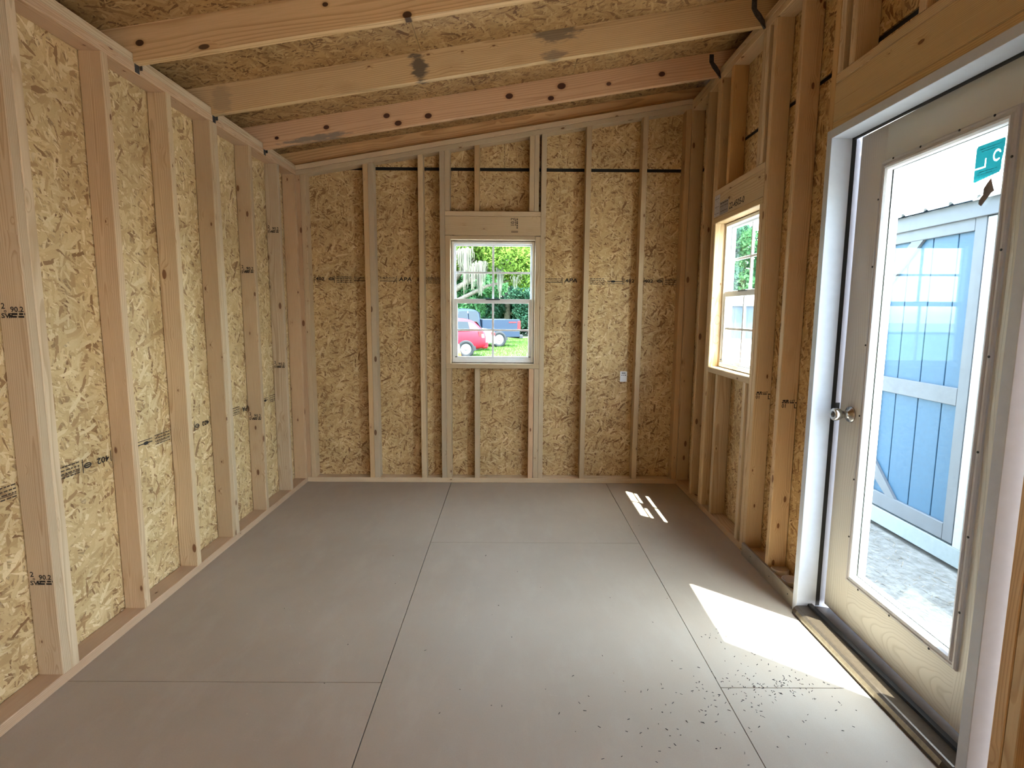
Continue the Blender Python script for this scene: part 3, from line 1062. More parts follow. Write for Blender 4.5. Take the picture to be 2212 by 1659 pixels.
# threshold: paler nose strip, dark tread, black seal
TX = W - 0.038
V = [(TX, 0.0), (TX, 0.010), (TX + 0.006, 0.026), (TX + 0.014, 0.0325), (TX + 0.020, 0.034), (TX + 0.062, 0.034), (TX + 0.080, 0.034), (TX + 0.20, 0.020), (TX + 0.20, 0.0)]


def extrude_y(name, prof, y0, y1, mat, parent):
    n = len(prof)
    Vv = [(x, y0, z) for x, z in prof] + [(x, y1, z) for x, z in prof]
    Ff = [tuple(range(n)), tuple(range(2 * n - 1, n - 1, -1))] + [(i, n + i, n + (i + 1) % n, (i + 1) % n) for i in range(n)]
    o = link(name, fix_normals(mesh_from(name, Vv, Ff)), mat, parent)
    o.location = (-W, 2.3, 0)
    return o


extrude_y('threshold', V, JN + 0.0005, JF - 0.0005, 'bronze', door)
extrude_y('threshold_nose', [(TX - 0.0012, 0.011), (TX - 0.0014, 0.0125), (TX + 0.0045, 0.0262), (TX + 0.0056, 0.0258)], JN + 0.03, JF - 0.03, 'bronze_light', door)
extrude_y('threshold_seal', [(TX + 0.066, 0.034), (TX + 0.068, 0.043), (TX + 0.086, 0.044), (TX + 0.088, 0.034)], JN + 0.001, JF - 0.001, 'rubber', door)

# leaf, hinged on the near jamb, standing a little open outwards; local y runs from hinge to latch
LEAF_W, LEAF_T = 0.882, 0.044
HX, HY = JXS + 0.014, JN + 0.003
ang_leaf = -math.radians(1.5)
LY0, LY1, LZ0, LZ1 = 0.140, 0.734, 0.230, 1.888        # lite frame outline
ly0, ly1, lz0, lz1 = LY0 + 0.012, LY1 - 0.012, LZ0 + 0.012, LZ1 - 0.012
leaf_polys = [(0, LEAF_T, a, b, c, d) for ((a, c), (b, c2), (b2, d), (a2, d2)) in cut(0, LEAF_W, 0.047, 2.020, [(ly0, ly1, lz0, lz1)])]
# stiles run full height, rails between them
leaf = boxobj('door_leaf', door, 'door', (0, LEAF_T, 0, ly0, 0.047, 2.020), (0, LEAF_T, ly1, LEAF_W, 0.047, 2.020), (0.0004, LEAF_T, ly0, ly1, 0.047, lz0), (0.0004, LEAF_T, ly0, ly1, lz1, 2.020))
leaf.location = (HX - W, HY + 2.3, 0)
leaf.rotation_euler = (0, 0, ang_leaf)


def ring_frame(name, parent, mat, y0, y1, z0, z1, prof):
    """mitred moulding round a rectangle; prof = (inset, x) pairs across the moulding"""
    n = len(prof)
    Vv, Ff = [], []
    for (sy, sz) in ((0, 0), (1, 0), (1, 1), (0, 1)):
        for (i_, x) in prof:
            Vv.append((x, (y0 + i_) if sy == 0 else (y1 - i_), (z0 + i_) if sz == 0 else (z1 - i_)))
    for c in range(4):
        d = (c + 1) % 4
        for k_ in range(n - 1):
            Ff.append((c * n + k_, c * n + k_ + 1, d * n + k_ + 1, d * n + k_))
    return link(name, fix_normals(mesh_from(name, Vv, Ff)), mat, parent)


inner = [(0.0, 0.001), (0.001, -0.006), (0.006, -0.010), (0.012, -0.010), (0.015, -0.006), (0.019, -0.006), (0.023, -0.012), (0.030, -0.010), (0.036, -0.003), (0.037, 0.014)]
outer = [(0.037, 0.020), (0.036, LEAF_T + 0.003), (0.030, LEAF_T + 0.010), (0.023, LEAF_T + 0.012), (0.012, LEAF_T + 0.010), (0.001, LEAF_T + 0.006), (0.0, LEAF_T)]
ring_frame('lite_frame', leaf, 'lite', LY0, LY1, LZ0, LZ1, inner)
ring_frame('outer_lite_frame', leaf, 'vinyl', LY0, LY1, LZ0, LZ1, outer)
boxobj('glass_pane', leaf, 'glass', (0.014, 0.020, LY0 + 0.034, LY1 - 0.034, LZ0 + 0.034, LZ1 - 0.034))
for y, z in [(LY1 - 0.006, z) for z in (0.42, 0.66, 0.92, 1.20, 1.50, 1.75)] + [(y, LZ1 - 0.006) for y in (0.22, 0.35, 0.52, 0.66)] + [(y, LZ0 + 0.006) for y in (0.25, 0.45, 0.64)] + \
            [(LY0 + 0.006, z) for z in (0.42, 0.66, 0.92, 1.20, 1.50, 1.75)]:
    lathe('screw_cap', [(0.0038, 0), (0.0038, 0.002), (0.002, 0.003)], leaf, 'dark_metal', (-0.0095, y, z), (0, -math.pi / 2, 0), 10)
# knob on the latch stile
KY, KZ = LEAF_W - 0.078, 0.912
knob = lathe('knob', [(0.034, 0.0), (0.034, 0.004), (0.030, 0.009), (0.018, 0.014), (0.0145, 0.020), (0.0135, 0.030), (0.016, 0.036), (0.0215, 0.044), (0.0255, 0.056), (0.0265, 0.064), (0.0255, 0.070), (0.0235, 0.0725)],
             leaf, 'nickel', (0, KY, KZ), (0, -math.pi / 2, 0), 36)
lathe('lock_button', [(0.0135, 0.0), (0.0125, 0.0015), (0.0125, 0.0016), (0.006, 0.002), (0.0055, 0.006), (0.003, 0.008)], leaf, 'dark_metal', (-0.0722, KY, KZ), (0, -math.pi / 2, 0), 20)
boxobj('latch_plate', leaf, 'dark_metal', (0.009, 0.035, LEAF_W - 0.001, LEAF_W + 0.0016, KZ - 0.03, KZ + 0.03))
dbox('strike_plate', 'dark_metal', (JXS + 0.012, JXS + 0.042, JF + 0.0115, JF + 0.0132, KZ - 0.034, KZ + 0.034))
for z in (0.25, 1.02, 1.80):
    lathe('hinge', [(0.0065, -0.05), (0.0065, 0.05)], leaf, 'nickel', (LEAF_T + 0.006, -0.004, z), (0, 0, 0), 12)

# teal sticker on the pane, its printed scan code left out
SX = 0.0132
sy = lambda y: y
s_y0, s_y1, s_z0, s_z1 = 0.202, 0.304, 1.722, 1.820      # hinge side .. latch side
pts = [(s_y1, s_z0 - 0.004), (s_y1 - 0.004, s_z0 - 0.008), (s_y0 + 0.010, s_z0 + 0.004), (s_y0 + 0.006, s_z0 + 0.010), (s_y0 + 0.006, s_z0 + 0.035), (s_y0 + 0.001, s_z0 + 0.060),
       (s_y0, s_z1 - 0.004), (s_y0 + 0.004, s_z1), (s_y1 - 0.006, s_z1), (s_y1, s_z1 - 0.006)]


def in_poly(y, z, poly):
    c = False
    for i in range(len(poly)):
        (y0, z0), (y1, z1) = poly[i - 1], poly[i]
        if (z0 > z) != (z1 > z) and y < (y1 - y0) * (z - z0) / (z1 - z0) + y0:
            c = not c
    return c


# film built of small cells so that the clear L-shaped line and C-shaped arc are real openings in it
cell = 0.0014
V, F, idx = [], [], {}
for i in range(int((s_y1 - s_y0) / cell) + 2):
    for j in range(int((s_z1 - s_z0 + 0.010) / cell) + 2):
        y, z = s_y0 + (i + 0.5) * cell, s_z0 - 0.009 + (j + 0.5) * cell
        if not in_poly(y, z, pts):
            continue
        u, v = s_y1 - y, z - s_z0
        arm = (u < 0.041 and 0.029 < v < 0.0335) or (0.0368 < u < 0.0410 and 0.029 < v < 0.056)
        rr = math.hypot((u - 0.078) / 0.0135, (v - 0.054) / 0.0165)
        arc = 0.72 < rr < 1.0 and not (u > 0.081 and abs(v - 0.052) < 0.008)
        if arm or arc:
            continue
        q = []
        for (di, dj) in ((0, 0), (1, 0), (1, 1), (0, 1)):
            k = (i + di, j + dj)
            if k not in idx:
                idx[k] = len(V)
                V.append((SX, s_y0 + (i + di) * cell, s_z0 - 0.009 + (j + dj) * cell))
            q.append(idx[k])
        F.append(tuple(q))
sticker = link('sticker', mesh_from('sticker', V, F), 'teal', leaf)
mw = frame_of((0, -1, 0), (0, 0, 1), (-1, 0, 0), (SX - 0.0004, s_y1, s_z0))
pr = Print()
for i, (a, b, z) in enumerate([(0.014, 0.086, 0.084), (0.020, 0.078, 0.077), (0.016, 0.082, 0.018), (0.012, 0.076, 0.011)]):
    pr.fine(a, b, z, 0.0016, i)
o = link('sticker_print', mesh_from('sticker_print', pr.V, pr.F), 'teal_dark', leaf)
o.matrix_basis = mw
# torn scrap of backing paper below it
pts = [(0.238, 1.716), (0.252, 1.702), (0.262, 1.690), (0.262, 1.672), (0.272, 1.664), (0.276, 1.648), (0.264, 1.640), (0.252, 1.652), (0.240, 1.664), (0.232, 1.672), (0.222, 1.676), (0.230, 1.694)]
link('paper_scrap', mesh_from('paper_scrap', [(SX, y, z) for y, z in pts], [tuple(range(len(pts)))]), 'residue', leaf)


# ================================================================== marks, labels and stamps
def osb_stamp(parent, mw, x0, x1, seed, big=True):
    """mill print on a strand board sheet between x0 and x1 (local x along the sheet)"""
    p, q = Print(), Print()
    x = x0
    r = random.Random(seed)
    i = 0
    seq = ['code', 'fine', 'bar', 'apa', 'fine', 'bar2']
    i = seed % len(seq)
    while x < x1:
        kind = seq[i % len(seq)]
        if kind == 'code':
            p.rect(x, -0.016, x + 0.004, 0.030)
            p.text('402', x + 0.012, 0.0, 0.034, 1.35)
            p.ringe(x + 0.130, 0.011, 0.020, 0.011, 0.005)
            p.rect(x + 0.113, 0.009, x + 0.147, 0.013)
            p.rect(x + 0.153, -0.018, x + 0.157, 0.036)
            w = 0.162
        elif kind == 'fine':
            w = 0.13
            for k_, yq in enumerate((-0.016, -0.002, 0.011, 0.025)):
                q.fine(x + 0.004, x + w - 0.012, yq, 0.005, seed * 17 + k_ + i)
            q.rect(x + 0.004, 0.018, x + w - 0.02, 0.0205)
        elif kind == 'bar':
            w = 0.13
            p.rect(x, -0.004, x + 0.125, 0.001)
            q.rect(x, 0.012, x + 0.125, 0.0155)
            q.fine(x, x + 0.12, 0.022, 0.005, seed + 3)
            p.rect(x + 0.126, -0.02, x + 0.130, 0.034)
        elif kind == 'apa':
            p.text('APA', x + 0.008, -0.002, 0.042, 1.25, 0.15)
            w = 0.135
        else:
            w = 0.12
            p.rect(x, 0.004, x + 0.118, 0.0085)
            q.rect(x, -0.010, x + 0.118, -0.0065)
            p.ringe(x + 0.045, 0.0065, 0.018, 0.008, 0.006)
            p.rect(x + 0.117, -0.020, x + 0.121, 0.034)
        x += w + 0.006
        i += 1
    if p.V: p.put('mill_stamp', parent, 'ink', mw)
    if q.V: q.put('mill_stamp', parent, 'ink_grey', mw)


zf = 1.553
for (a, b, sd_, par) in ((0.075, 0.475, 6, far_panels[0]), (0.575, 0.87, 14, far_panels[1]), (0.935, 1.03, 4, far_panels[1]), (1.835, 2.08, 8, far_panels[2]), (2.17, 2.49, 10, far_panels[2]), (2.575, 2.80, 6, far_panels[2])):
    osb_stamp(par, frame_of((1, 0, 0), (0, 0, 1), (0, -1, 0), (0, SD - 0.0012, zf)), a, b, sd_)
# upside down on the left wall: local x runs towards -y seen from the room, turned half round
for (ya, yb_, sd_, par) in ((-0.44, -0.30, 4, 0), (-0.90, -0.70, 9, 0), (-1.38, -1.18, 12, 1), (-1.74, -1.545, 16, 1), (-2.20, -1.95, 18, 1), (-2.62, -2.395, 13, 2)):
    osb_stamp(left_panels[par], frame_of((0, -1, 0), (0, 0, -1), (1, 0, 0), (-SD + 0.0012, yb_, 0.722)), 0.0, yb_ - ya, sd_)


def stud_stamp(parent, x_right, y_face, z_low, w, flip=True):
    """grade mark across the near face of a stud"""
    p = Print()
    if flip:
        p.text('2', 0.002, 0.030, 0.026); p.text('o', 0.010, 0.018, 0.016)
        p.text('90.2', w * 0.40, 0.020, 0.024, 1.05)
        p.text('SW', 0.0, 0.0, 0.022, 1.2); p.text('P', w * 0.30, 0.0, 0.022, 1.3)
        p.fine(w * 0.44, w, 0.001, 0.006, 5); p.fine(w * 0.44, w, 0.010, 0.006, 6)
    else:
        p.fine(w * 0.05, w * 0.45, 0.034, 0.007, 9)
        p.text('KD-HT', w * 0.12, 0.032, 0.015, 1.2)
        p.text('01', w * 0.0, 0.004, 0.026, 0.9)
        p.text('L', w * 0.82, 0.002, 0.030, 0.9)
        p.fine(0, w, 0.026, 0.005, 4)
    p.put('grade_stamp', parent, 'ink', frame_of((1, 0, 0), (0, 0, 1), (0, -1, 0), (x_right - w, y_face - 0.0008, z_low)))


for key, z in (('S1b', 1.288), ('S1b', 0.372), ('S5', 1.548), ('S5', 0.632), ('S6', 1.846), ('S6', 0.924)):
    stud_stamp(left_studs[key], -0.004, left_studs[key].location.y - BT / 2, z, 0.078)
stud_stamp(R['kingN'], W + 0.086, -1.288, 0.868, 0.078, False)
stud_stamp(R['R4'], W + 0.086, -1.562, 0.866, 0.072, False)
# sideways mark on the far window header
p = Print()
p.text('II', 0.0, 0.004, 0.070, 0.42); p.text('10.2', 0.045, 0.030, 0.038, 0.95); p.fine(0.03, 0.105, 0.004, 0.010, 3); p.fine(0.05, 0.105, 0.018, 0.006, 7)
p.put('grade_stamp', header_far, 'ink_grey', frame_of((0, 0, 1), (-1, 0, 0), (0, -1, 0), (1.625, -0.0008, 1.904)))
# labels on the right window header (paper tag, printed tag, inked lettering)
hw = frame_of((0, -1, 0), (0, 0, 1), (-1, 0, 0), (W - 0.0008, -0.549, 1.925))
p = Print(); p.rect(0.0, 0.004, 0.092, 0.134); p.put('paper_tag', header_win, 'paper_grey', hw)
p = Print(); p.rect(0.096, 0.003, 0.232, 0.080); p.put('paper_tag', header_win, 'paper_tan', hw)
p = Print()
p.fine(0.105, 0.222, 0.066, 0.008, 2); p.fine(0.105, 0.222, 0.050, 0.004, 3); p.fine(0.105, 0.222, 0.020, 0.004, 4)
p.fine(0.012, 0.082, 0.110, 0.003, 5); p.fine(0.012, 0.082, 0.060, 0.003, 6); p.fine(0.012, 0.082, 0.020, 0.003, 8)
mw2 = frame_of((0, -1, 0), (0, 0, 1), (-1, 0, 0), (W - 0.0014, -0.549, 1.925))
p.put('tag_print', header_win, 'ink_grey', mw2)
p = Print()
p.text('22-4505-0', 0.245, 0.014, 0.050, 1.05, 0.1)
p.put('grade_stamp', header_win, 'ink', hw)
# white barcode label on the far sheathing, the square scan code left out
lab = Print(); lab.rect(0, 0, 0.054, 0.082)
fl = frame_of((1, 0, 0), (0, 0, 1), (0, -1, 0), (2.427, SD - 0.0012, 0.790))
lab.put('barcode_label', far_panels[2], 'paper', fl)
p = Print()
x = 0.011
for i in range(11):
    wbar = (0.0012, 0.0022, 0.0009, 0.0030)[i % 4]
    p.rect(x, 0.062, x + wbar, 0.074); x += wbar + (0.0009, 0.0014)[i % 2]
p.fine(0.008, 0.032, 0.050, 0.004, 3); p.fine(0.036, 0.048, 0.049, 0.006, 4)
p.put('label_print', far_panels[2], 'ink', frame_of((1, 0, 0), (0, 0, 1), (0, -1, 0), (2.427, SD - 0.0018, 0.790)))


# ================================================================== two round caps lying on the bottom plate
def cap(x, y, r, label):
    c = empty('round_cap', (x, y, BT))
    tag(c, label, 'cap', 'white round caps on the bottom plate')
    lathe('rim', [(r - 0.002, 0.0), (r, 0.003), (r, 0.021), (r - 0.0015, 0.0235), (r - 0.004, 0.0235)], c, 'lid_white', seg=40)
    lathe('top_disc', [(r - 0.0045, 0.0232), (r - 0.0045, 0.0244), (r - 0.008, 0.0246)], c, 'lid_top', seg=40)


cap(2.925, -1.578, 0.043, 'white round cap on bottom plate, the one further from the door')
cap(2.922, -1.694, 0.043, 'white round cap on bottom plate, half hidden beside the white door jamb')

# crumbs of wood and bark trodden in by the door
V, F = [], []


def crumb(x, y, l, w, a, h):
    ca, sa = math.cos(a), math.sin(a)
    b = len(V)
    for (u, v, z) in ((-l, -w, 0), (l, -w * 0.6, 0), (l * 0.8, w, 0), (-l * 0.7, w * 0.8, 0), (-l * 0.8, -w * 0.5, h), (l * 0.7, -w * 0.3, h), (l * 0.5, w * 0.5, h * 0.8), (-l * 0.5, w * 0.4, h)):
        V.append((x + u * ca - v * sa, y + u * sa + v * ca, z + 0.0002))
    F.extend([(b + 3, b + 2, b + 1, b), (b + 4, b + 5, b + 6, b + 7), (b, b + 1, b + 5, b + 4), (b + 1, b + 2, b + 6, b + 5), (b + 2, b + 3, b + 7, b + 6), (b + 3, b, b + 4, b + 7)])


for (cx, cy, sx_, sy_, n) in ((2.28, -2.52, 0.28, 0.13, 90), (2.55, -2.38, 0.10, 0.04, 70), (2.40, -2.40, 0.12, 0.05, 45), (2.52, -2.27, 0.10, 0.08, 30), (2.1, -2.55, 0.35, 0.12, 30), (1.6, -2.0, 0.6, 0.5, 26), (2.42, -2.10, 0.05, 0.05, 14)):
    for _ in range(n):
        x, y = random.gauss(cx, sx_), random.gauss(cy, sy_)
        if 0.05 < x < 2.80 and y < -0.1:
            crumb(x, y, random.uniform(0.0012, 0.0062), random.uniform(0.0007, 0.0018), random.uniform(0, 6.28), random.uniform(0.0006, 0.0018))
crumbs = link('floor_crumbs', mesh_from('floor_crumbs', V, F), mat_plain('dark_bark', (0.05, 0.045, 0.045), 0.8, noise_amt=0.3), None)
tag(crumbs, 'dark crumbs of bark and dirt scattered on the floor by the door', 'crumbs', kind='stuff')
V, F = [], []
for _ in range(34):
    crumb(random.uniform(0.5, 2.6), random.uniform(-2.8, -0.6), random.uniform(0.0015, 0.0045), random.uniform(0.001, 0.0022), random.uniform(0, 6.28), 0.0016)
saw = link('wood_flecks', mesh_from('wood_flecks', V, F), mat_plain('pale_wood_fleck', (0.62, 0.52, 0.40), 0.8), None)
tag(saw, 'tiny pale wood flecks strewn over the taupe floor', 'flecks', kind='stuff')
#@OUTSIDE
# ================================================================== outside: materials
def mat_ground():
    m = NT('sandy_dirt')
    co = m.t.nodes.new('ShaderNodeNewGeometry').outputs['Position']
    a = m.noise(co, 0.7, 4.0, 0.6)
    b = m.noise(co, 14.0, 5.0, 0.7)
    c = m.noise(m.vmath('MULTIPLY', co, (30.0, 9.0, 1.0)), 1.0, 4.0, 0.7, dist=1.0)
    col = m.ramp(b, [(0.3, (0.11, 0.102, 0.09)), (0.55, (0.20, 0.19, 0.175)), (0.75, (0.28, 0.268, 0.25))])
    col = m.mix(m.math('MULTIPLY', m.math('SUBTRACT', c, 0.52, clamp=True), 3.5, clamp=True), col, (0.12, 0.105, 0.085, 1))
    col = m.mix(m.math('MULTIPLY', m.math('SUBTRACT', a, 0.5, clamp=True), 1.2, clamp=True), col, (0.30, 0.288, 0.265, 1))
    return m.principled(col, 0.9, 0.0, m.bump(m.math('ADD', b, c), 0.4, 0.02), 0.2)


M['ground'] = mat_ground()
M['sand'] = mat_plain('pale_gravel', (0.21, 0.205, 0.195), 0.9, noise_amt=0.1, noise_scale=4)
M['pale'] = mat_plain('bounce_gravel_pale', (0.58, 0.56, 0.52), 0.9, noise_amt=0.1, noise_scale=9)  # for the added slab that bounces sunlight indoors
M['lawn'] = mat_plain('short_grass_soil', (0.055, 0.095, 0.024), 0.9, noise_amt=0.25, noise_scale=2.0)
M['blade'] = mat_leaf('grass_blade', (0.055, 0.125, 0.022), (0.10, 0.165, 0.04), 0.35)
M['leaf_lime'] = mat_leaf('lime_leaf', (0.065, 0.125, 0.02), (0.135, 0.20, 0.036))
M['leaf_green'] = mat_leaf('green_leaf', (0.035, 0.10, 0.04), (0.07, 0.165, 0.065))
M['leaf_blue'] = mat_leaf('blue_green_leaf', (0.035, 0.095, 0.062), (0.07, 0.15, 0.09))
M['moss'] = mat_leaf('grey_tree_moss', (0.11, 0.11, 0.085), (0.165, 0.16, 0.12), 0.3)
M['bark'] = mat_plain('grey_bark', (0.17, 0.14, 0.11), 0.9, noise_amt=0.25, noise_scale=8)
M['shed_blue'] = mat_plain('sky_blue_siding', (0.022, 0.082, 0.150), 0.6, noise_amt=0.04)
M['shed_trim'] = mat_plain('dove_grey_trim', (0.105, 0.113, 0.128), 0.6, noise_amt=0.05, noise_scale=9)
M['shed_white'] = mat_plain('white_metal_sheet', (0.48, 0.51, 0.52), 0.4, 0.0, noise_amt=0.02)
M['shed_skid'] = mat_plain('pale_skid_paint', (0.22, 0.25, 0.26), 0.6, noise_amt=0.04)
M['hinge_black'] = mat_plain('black_strap', (0.05, 0.045, 0.04), 0.6)
M['slate'] = mat_plain('slate_siding', (0.055, 0.07, 0.092), 0.7)
M['trim_white'] = mat_plain('white_trim', (0.34, 0.35, 0.36), 0.6)
M['car_red'] = mat_plain('red_car_paint', (0.20, 0.006, 0.014), 0.4, noise_amt=0.02, spec=0.15)
M['car_navy'] = mat_plain('dark_blue_car_paint', (0.012, 0.020, 0.036), 0.45, noise_amt=0.02, spec=0.12)
M['car_white'] = mat_plain('white_car_paint', (0.35, 0.35, 0.36), 0.25, noise_amt=0.02)
M['car_glass'] = mat_plain('tinted_car_glass', (0.012, 0.016, 0.02), 0.12, spec=0.2)
M['tyre'] = mat_plain('tyre_rubber', (0.014, 0.015, 0.017), 0.85, spec=0.2)
M['rim'] = mat_plain('alloy_rim', (0.16, 0.165, 0.17), 0.3, 0.6)
M['tail_red'] = mat_plain('red_lens', (0.34, 0.008, 0.01), 0.35, spec=0.2)
M['tail_white'] = mat_plain('clear_lens', (0.7, 0.7, 0.7), 0.2)
M['plastic'] = mat_plain('dark_trim_plastic', (0.02, 0.022, 0.025), 0.7, spec=0.2)
M['cone_orange'] = mat_plain('orange_plastic', (0.80, 0.16, 0.03), 0.5)

# ================================================================== ground
ground = boxobj('ground', None, 'ground', (-90, 110, -80, 130, GROUND - 0.4, GROUND))
tag(ground, kind='structure')
lawn_pts = [(-40, 9.0), (1.2, 9.0), (3.2, 12.5), (5.2, 20), (6.8, 31), (8.5, 60), (-40, 60)]
lawn = panel('lawn', None, [lawn_pts], 'z', GROUND, 0.012, 'lawn')
tag(lawn, kind='structure')
gravel = panel('gravel_yard', None, [[(3.4, 5.0), (40, 5.0), (40, 33), (7.2, 33), (5.5, 20), (3.5, 12.4)]], 'z', GROUND, 0.010, 'sand')
tag(gravel, kind='structure')

bounce_slab = panel('added_bounce_gravel', None, [[(3.1, -9.0), (12, -9.0), (12, -3.2), (3.1, -3.2)]], 'z', GROUND, 0.010, 'pale')  # pale slab added out of view to bounce sunlight up into the room
tag(bounce_slab, kind='structure')


def blades(name, n, xr, yr, hr, w):
    x = rng.uniform(xr[0], xr[1], n); y = rng.uniform(yr[0], yr[1], n)
    h = rng.uniform(hr[0], hr[1], n); a = rng.uniform(0, 2 * np.pi, n)
    lean = rng.uniform(0.0, 0.6, n) * h; la = rng.uniform(0, 2 * np.pi, n)
    z = np.full(n, GROUND + 0.010)
    v = np.empty((n, 3, 3))
    v[:, 0] = np.stack([x - w * np.cos(a), y - w * np.sin(a), z], 1)
    v[:, 1] = np.stack([x + w * np.cos(a), y + w * np.sin(a), z], 1)
    v[:, 2] = np.stack([x + lean * np.cos(la), y + lean * np.sin(la), z + h], 1)
    return np_mesh(name, v.reshape(-1, 3), 3)


def np_mesh(name, v, k):
    """mesh of loose k-gons from an (n*k, 3) array"""
    me = bpy.data.meshes.new(name)
    nv = len(v); nf = nv // k
    me.vertices.add(nv); me.vertices.foreach_set('co', v.astype(np.float32).ravel())
    me.loops.add(nv); me.loops.foreach_set('vertex_index', np.arange(nv, dtype=np.int32))
    me.polygons.add(nf)
    me.polygons.foreach_set('loop_start', np.arange(0, nv, k, dtype=np.int32))
    me.polygons.foreach_set('loop_total', np.full(nf, k, dtype=np.int32))
    me.update(calc_edges=True)
    return me


gr = link('grass', blades('grass', 60000, (-3.5, 4.5), (11.5, 34), (0.04, 0.11), 0.008), 'blade')
tag(gr, 'short bright green grass around the parked cars', 'grass', kind='stuff')

# leaf litter by the neighbouring shed
n = 2600
x = rng.uniform(3.05, 4.5, n); y = rng.uniform(-2.6, 1.6, n); a = rng.uniform(0, 6.28, n); l = rng.uniform(0.006, 0.03, n); w_ = rng.uniform(0.001, 0.004, n)
z = GROUND + rng.uniform(0.002, 0.008, n)
v = np.empty((n, 4, 3))
for i, (s1, s2) in enumerate(((-1, -1), (1, -0.5), (1, 0.5), (-1, 1))):
    v[:, i] = np.stack([x + s1 * l * np.cos(a) - s2 * w_ * np.sin(a), y + s1 * l * np.sin(a) + s2 * w_ * np.cos(a), z + 0.004 * s1], 1)
lt = link('leaf_litter', np_mesh('leaf_litter', v.reshape(-1, 3), 4), mat_plain('dry_straw', (0.24, 0.20, 0.15), 0.9, noise_amt=0.3))
tag(lt, 'dry straw and leaf litter on the dirt outside the glass door', 'leaf litter', kind='stuff')

# ================================================================== neighbouring blue shed, seen through the door
NX = 4.6
shed = empty('neighbor_shed', (NX, 0.4, GROUND))
tag(shed, 'pale blue shed with grey trim and white metal roof beyond the glass door', 'shed')


def sbox(name, mat, *b, bevel=0.0, parent=None):
    o = boxobj(name, parent or shed, mat, *b, bevel=bevel)
    if parent is None:
        o.location = (-NX, -0.4, -GROUND)
    return o


SY0, SY1, SXD = -2.2, 2.3, 7.2
sbox('body', 'shed_blue', (NX + 0.02, SXD, SY0, SY1, -0.24, 2.02))
sbox('skid', 'shed_skid', (NX - 0.03, NX + 0.08, SY0, SY1, GROUND + 0.035, -0.235), bevel=0.004)
sbox('skid', 'shed_skid', (SXD - 0.3, SXD - 0.2, SY0, SY1, GROUND + 0.01, -0.235))
for y in (-1.8, -0.9, 0.0, 0.9, 1.8):
    sbox('block', 'ground', (NX + 0.05, NX + 0.35, y, y + 0.3, GROUND, GROUND + 0.036))
# plank siding either side of the door
yy = SY0
while yy < SY1 - 0.05:
    if yy + 0.23 < -0.72 or yy > 0.44:
        sbox('siding_plank', 'shed_blue', (NX + 0.004, NX + 0.0195, yy + 0.004, min(yy + 0.231, SY1), -0.235, 1.94), bevel=0.003)
    yy += 0.235
# door leaf: four planks, grey rails, stiles and braces
DYA, DYB = -0.615, 0.345
edges = [DYA, -0.377, -0.150, 0.088, DYB]
sdoor = sbox('shed_door', 'shed_trim', (NX + 0.006, NX + 0.0195, DYA, DYB, -0.22, 1.95))
for a, b in zip(edges[:-1], edges[1:]):
    o = sbox('door_plank', 'shed_blue', (NX - 0.008, NX + 0.0055, a + 0.0035, b - 0.0035, -0.215, 1.945), bevel=0.003, parent=sdoor)
for nm, b in (('stile', (DYA, DYA + 0.088, -0.22, 1.95)), ('stile', (DYB - 0.088, DYB, -0.22, 1.95)), ('rail', (DYA + 0.089, DYB - 0.089, 1.865, 1.95)),
              ('rail', (DYA + 0.089, DYB - 0.089, 0.715, 0.835)), ('rail', (DYA + 0.089, DYB - 0.089, -0.22, -0.105))):
    sbox(nm, 'shed_trim', (NX - 0.030, NX - 0.0085, b[0], b[1], b[2], b[3]), bevel=0.003, parent=sdoor)


def brace(pts):
    n_ = len(pts)
    Vv = [(NX - 0.030, y, z) for y, z in pts] + [(NX - 0.0085, y, z) for y, z in pts]
    Ff = [tuple(range(n_)), tuple(range(2 * n_ - 1, n_ - 1, -1))] + [(i, n_ + i, n_ + (i + 1) % n_, (i + 1) % n_) for i in range(n_)]
    link('brace', fix_normals(mesh_from('brace', Vv, Ff)), 'shed_trim', sdoor)


yi = DYB - 0.089
brace([(yi, 1.68), (yi, 1.555), (-0.075, 1.864), (0.045, 1.864)])
brace([(yi, 0.02), (yi, 0.155), (-0.035, -0.104), (0.075, -0.104)])
for z in (1.84, 0.775, -0.10):
    n_ = [(DYB + 0.10, z + 0.035), (DYB - 0.055, z + 0.012), (DYB - 0.075, z), (DYB - 0.055, z - 0.012), (DYB + 0.10, z - 0.035)]
    k_ = len(n_)
    Vv = [(NX - 0.037, y, q) for y, q in n_] + [(NX - 0.0305, y, q) for y, q in n_]
    Ff = [tuple(range(k_)), tuple(range(2 * k_ - 1, k_ - 1, -1))] + [(i, k_ + i, k_ + (i + 1) % k_, (i + 1) % k_) for i in range(k_)]
    link('strap_hinge', fix_normals(mesh_from('strap_hinge', Vv, Ff)), 'hinge_black', sdoor)
sbox('casing', 'trim_white', (NX - 0.030, NX + 0.019, DYA - 0.075, DYA - 0.006, -0.235, 1.94), bevel=0.003)
sbox('casing', 'trim_white', (NX - 0.030, NX + 0.019, DYB + 0.006, DYB + 0.075, -0.235, 1.94), bevel=0.003)
sbox('corner_trim', 'shed_trim', (NX - 0.025, NX + 0.019, SY0, SY0 + 0.09, -0.235, 1.94))
sbox('corner_trim', 'shed_trim', (NX - 0.025, NX + 0.019, SY1 - 0.09, SY1, -0.235, 1.94))
sbox('fascia', 'shed_trim', (NX - 0.050, NX - 0.022, SY0 - 0.1, SY1 + 0.1, 1.945, 2.055), bevel=0.003)
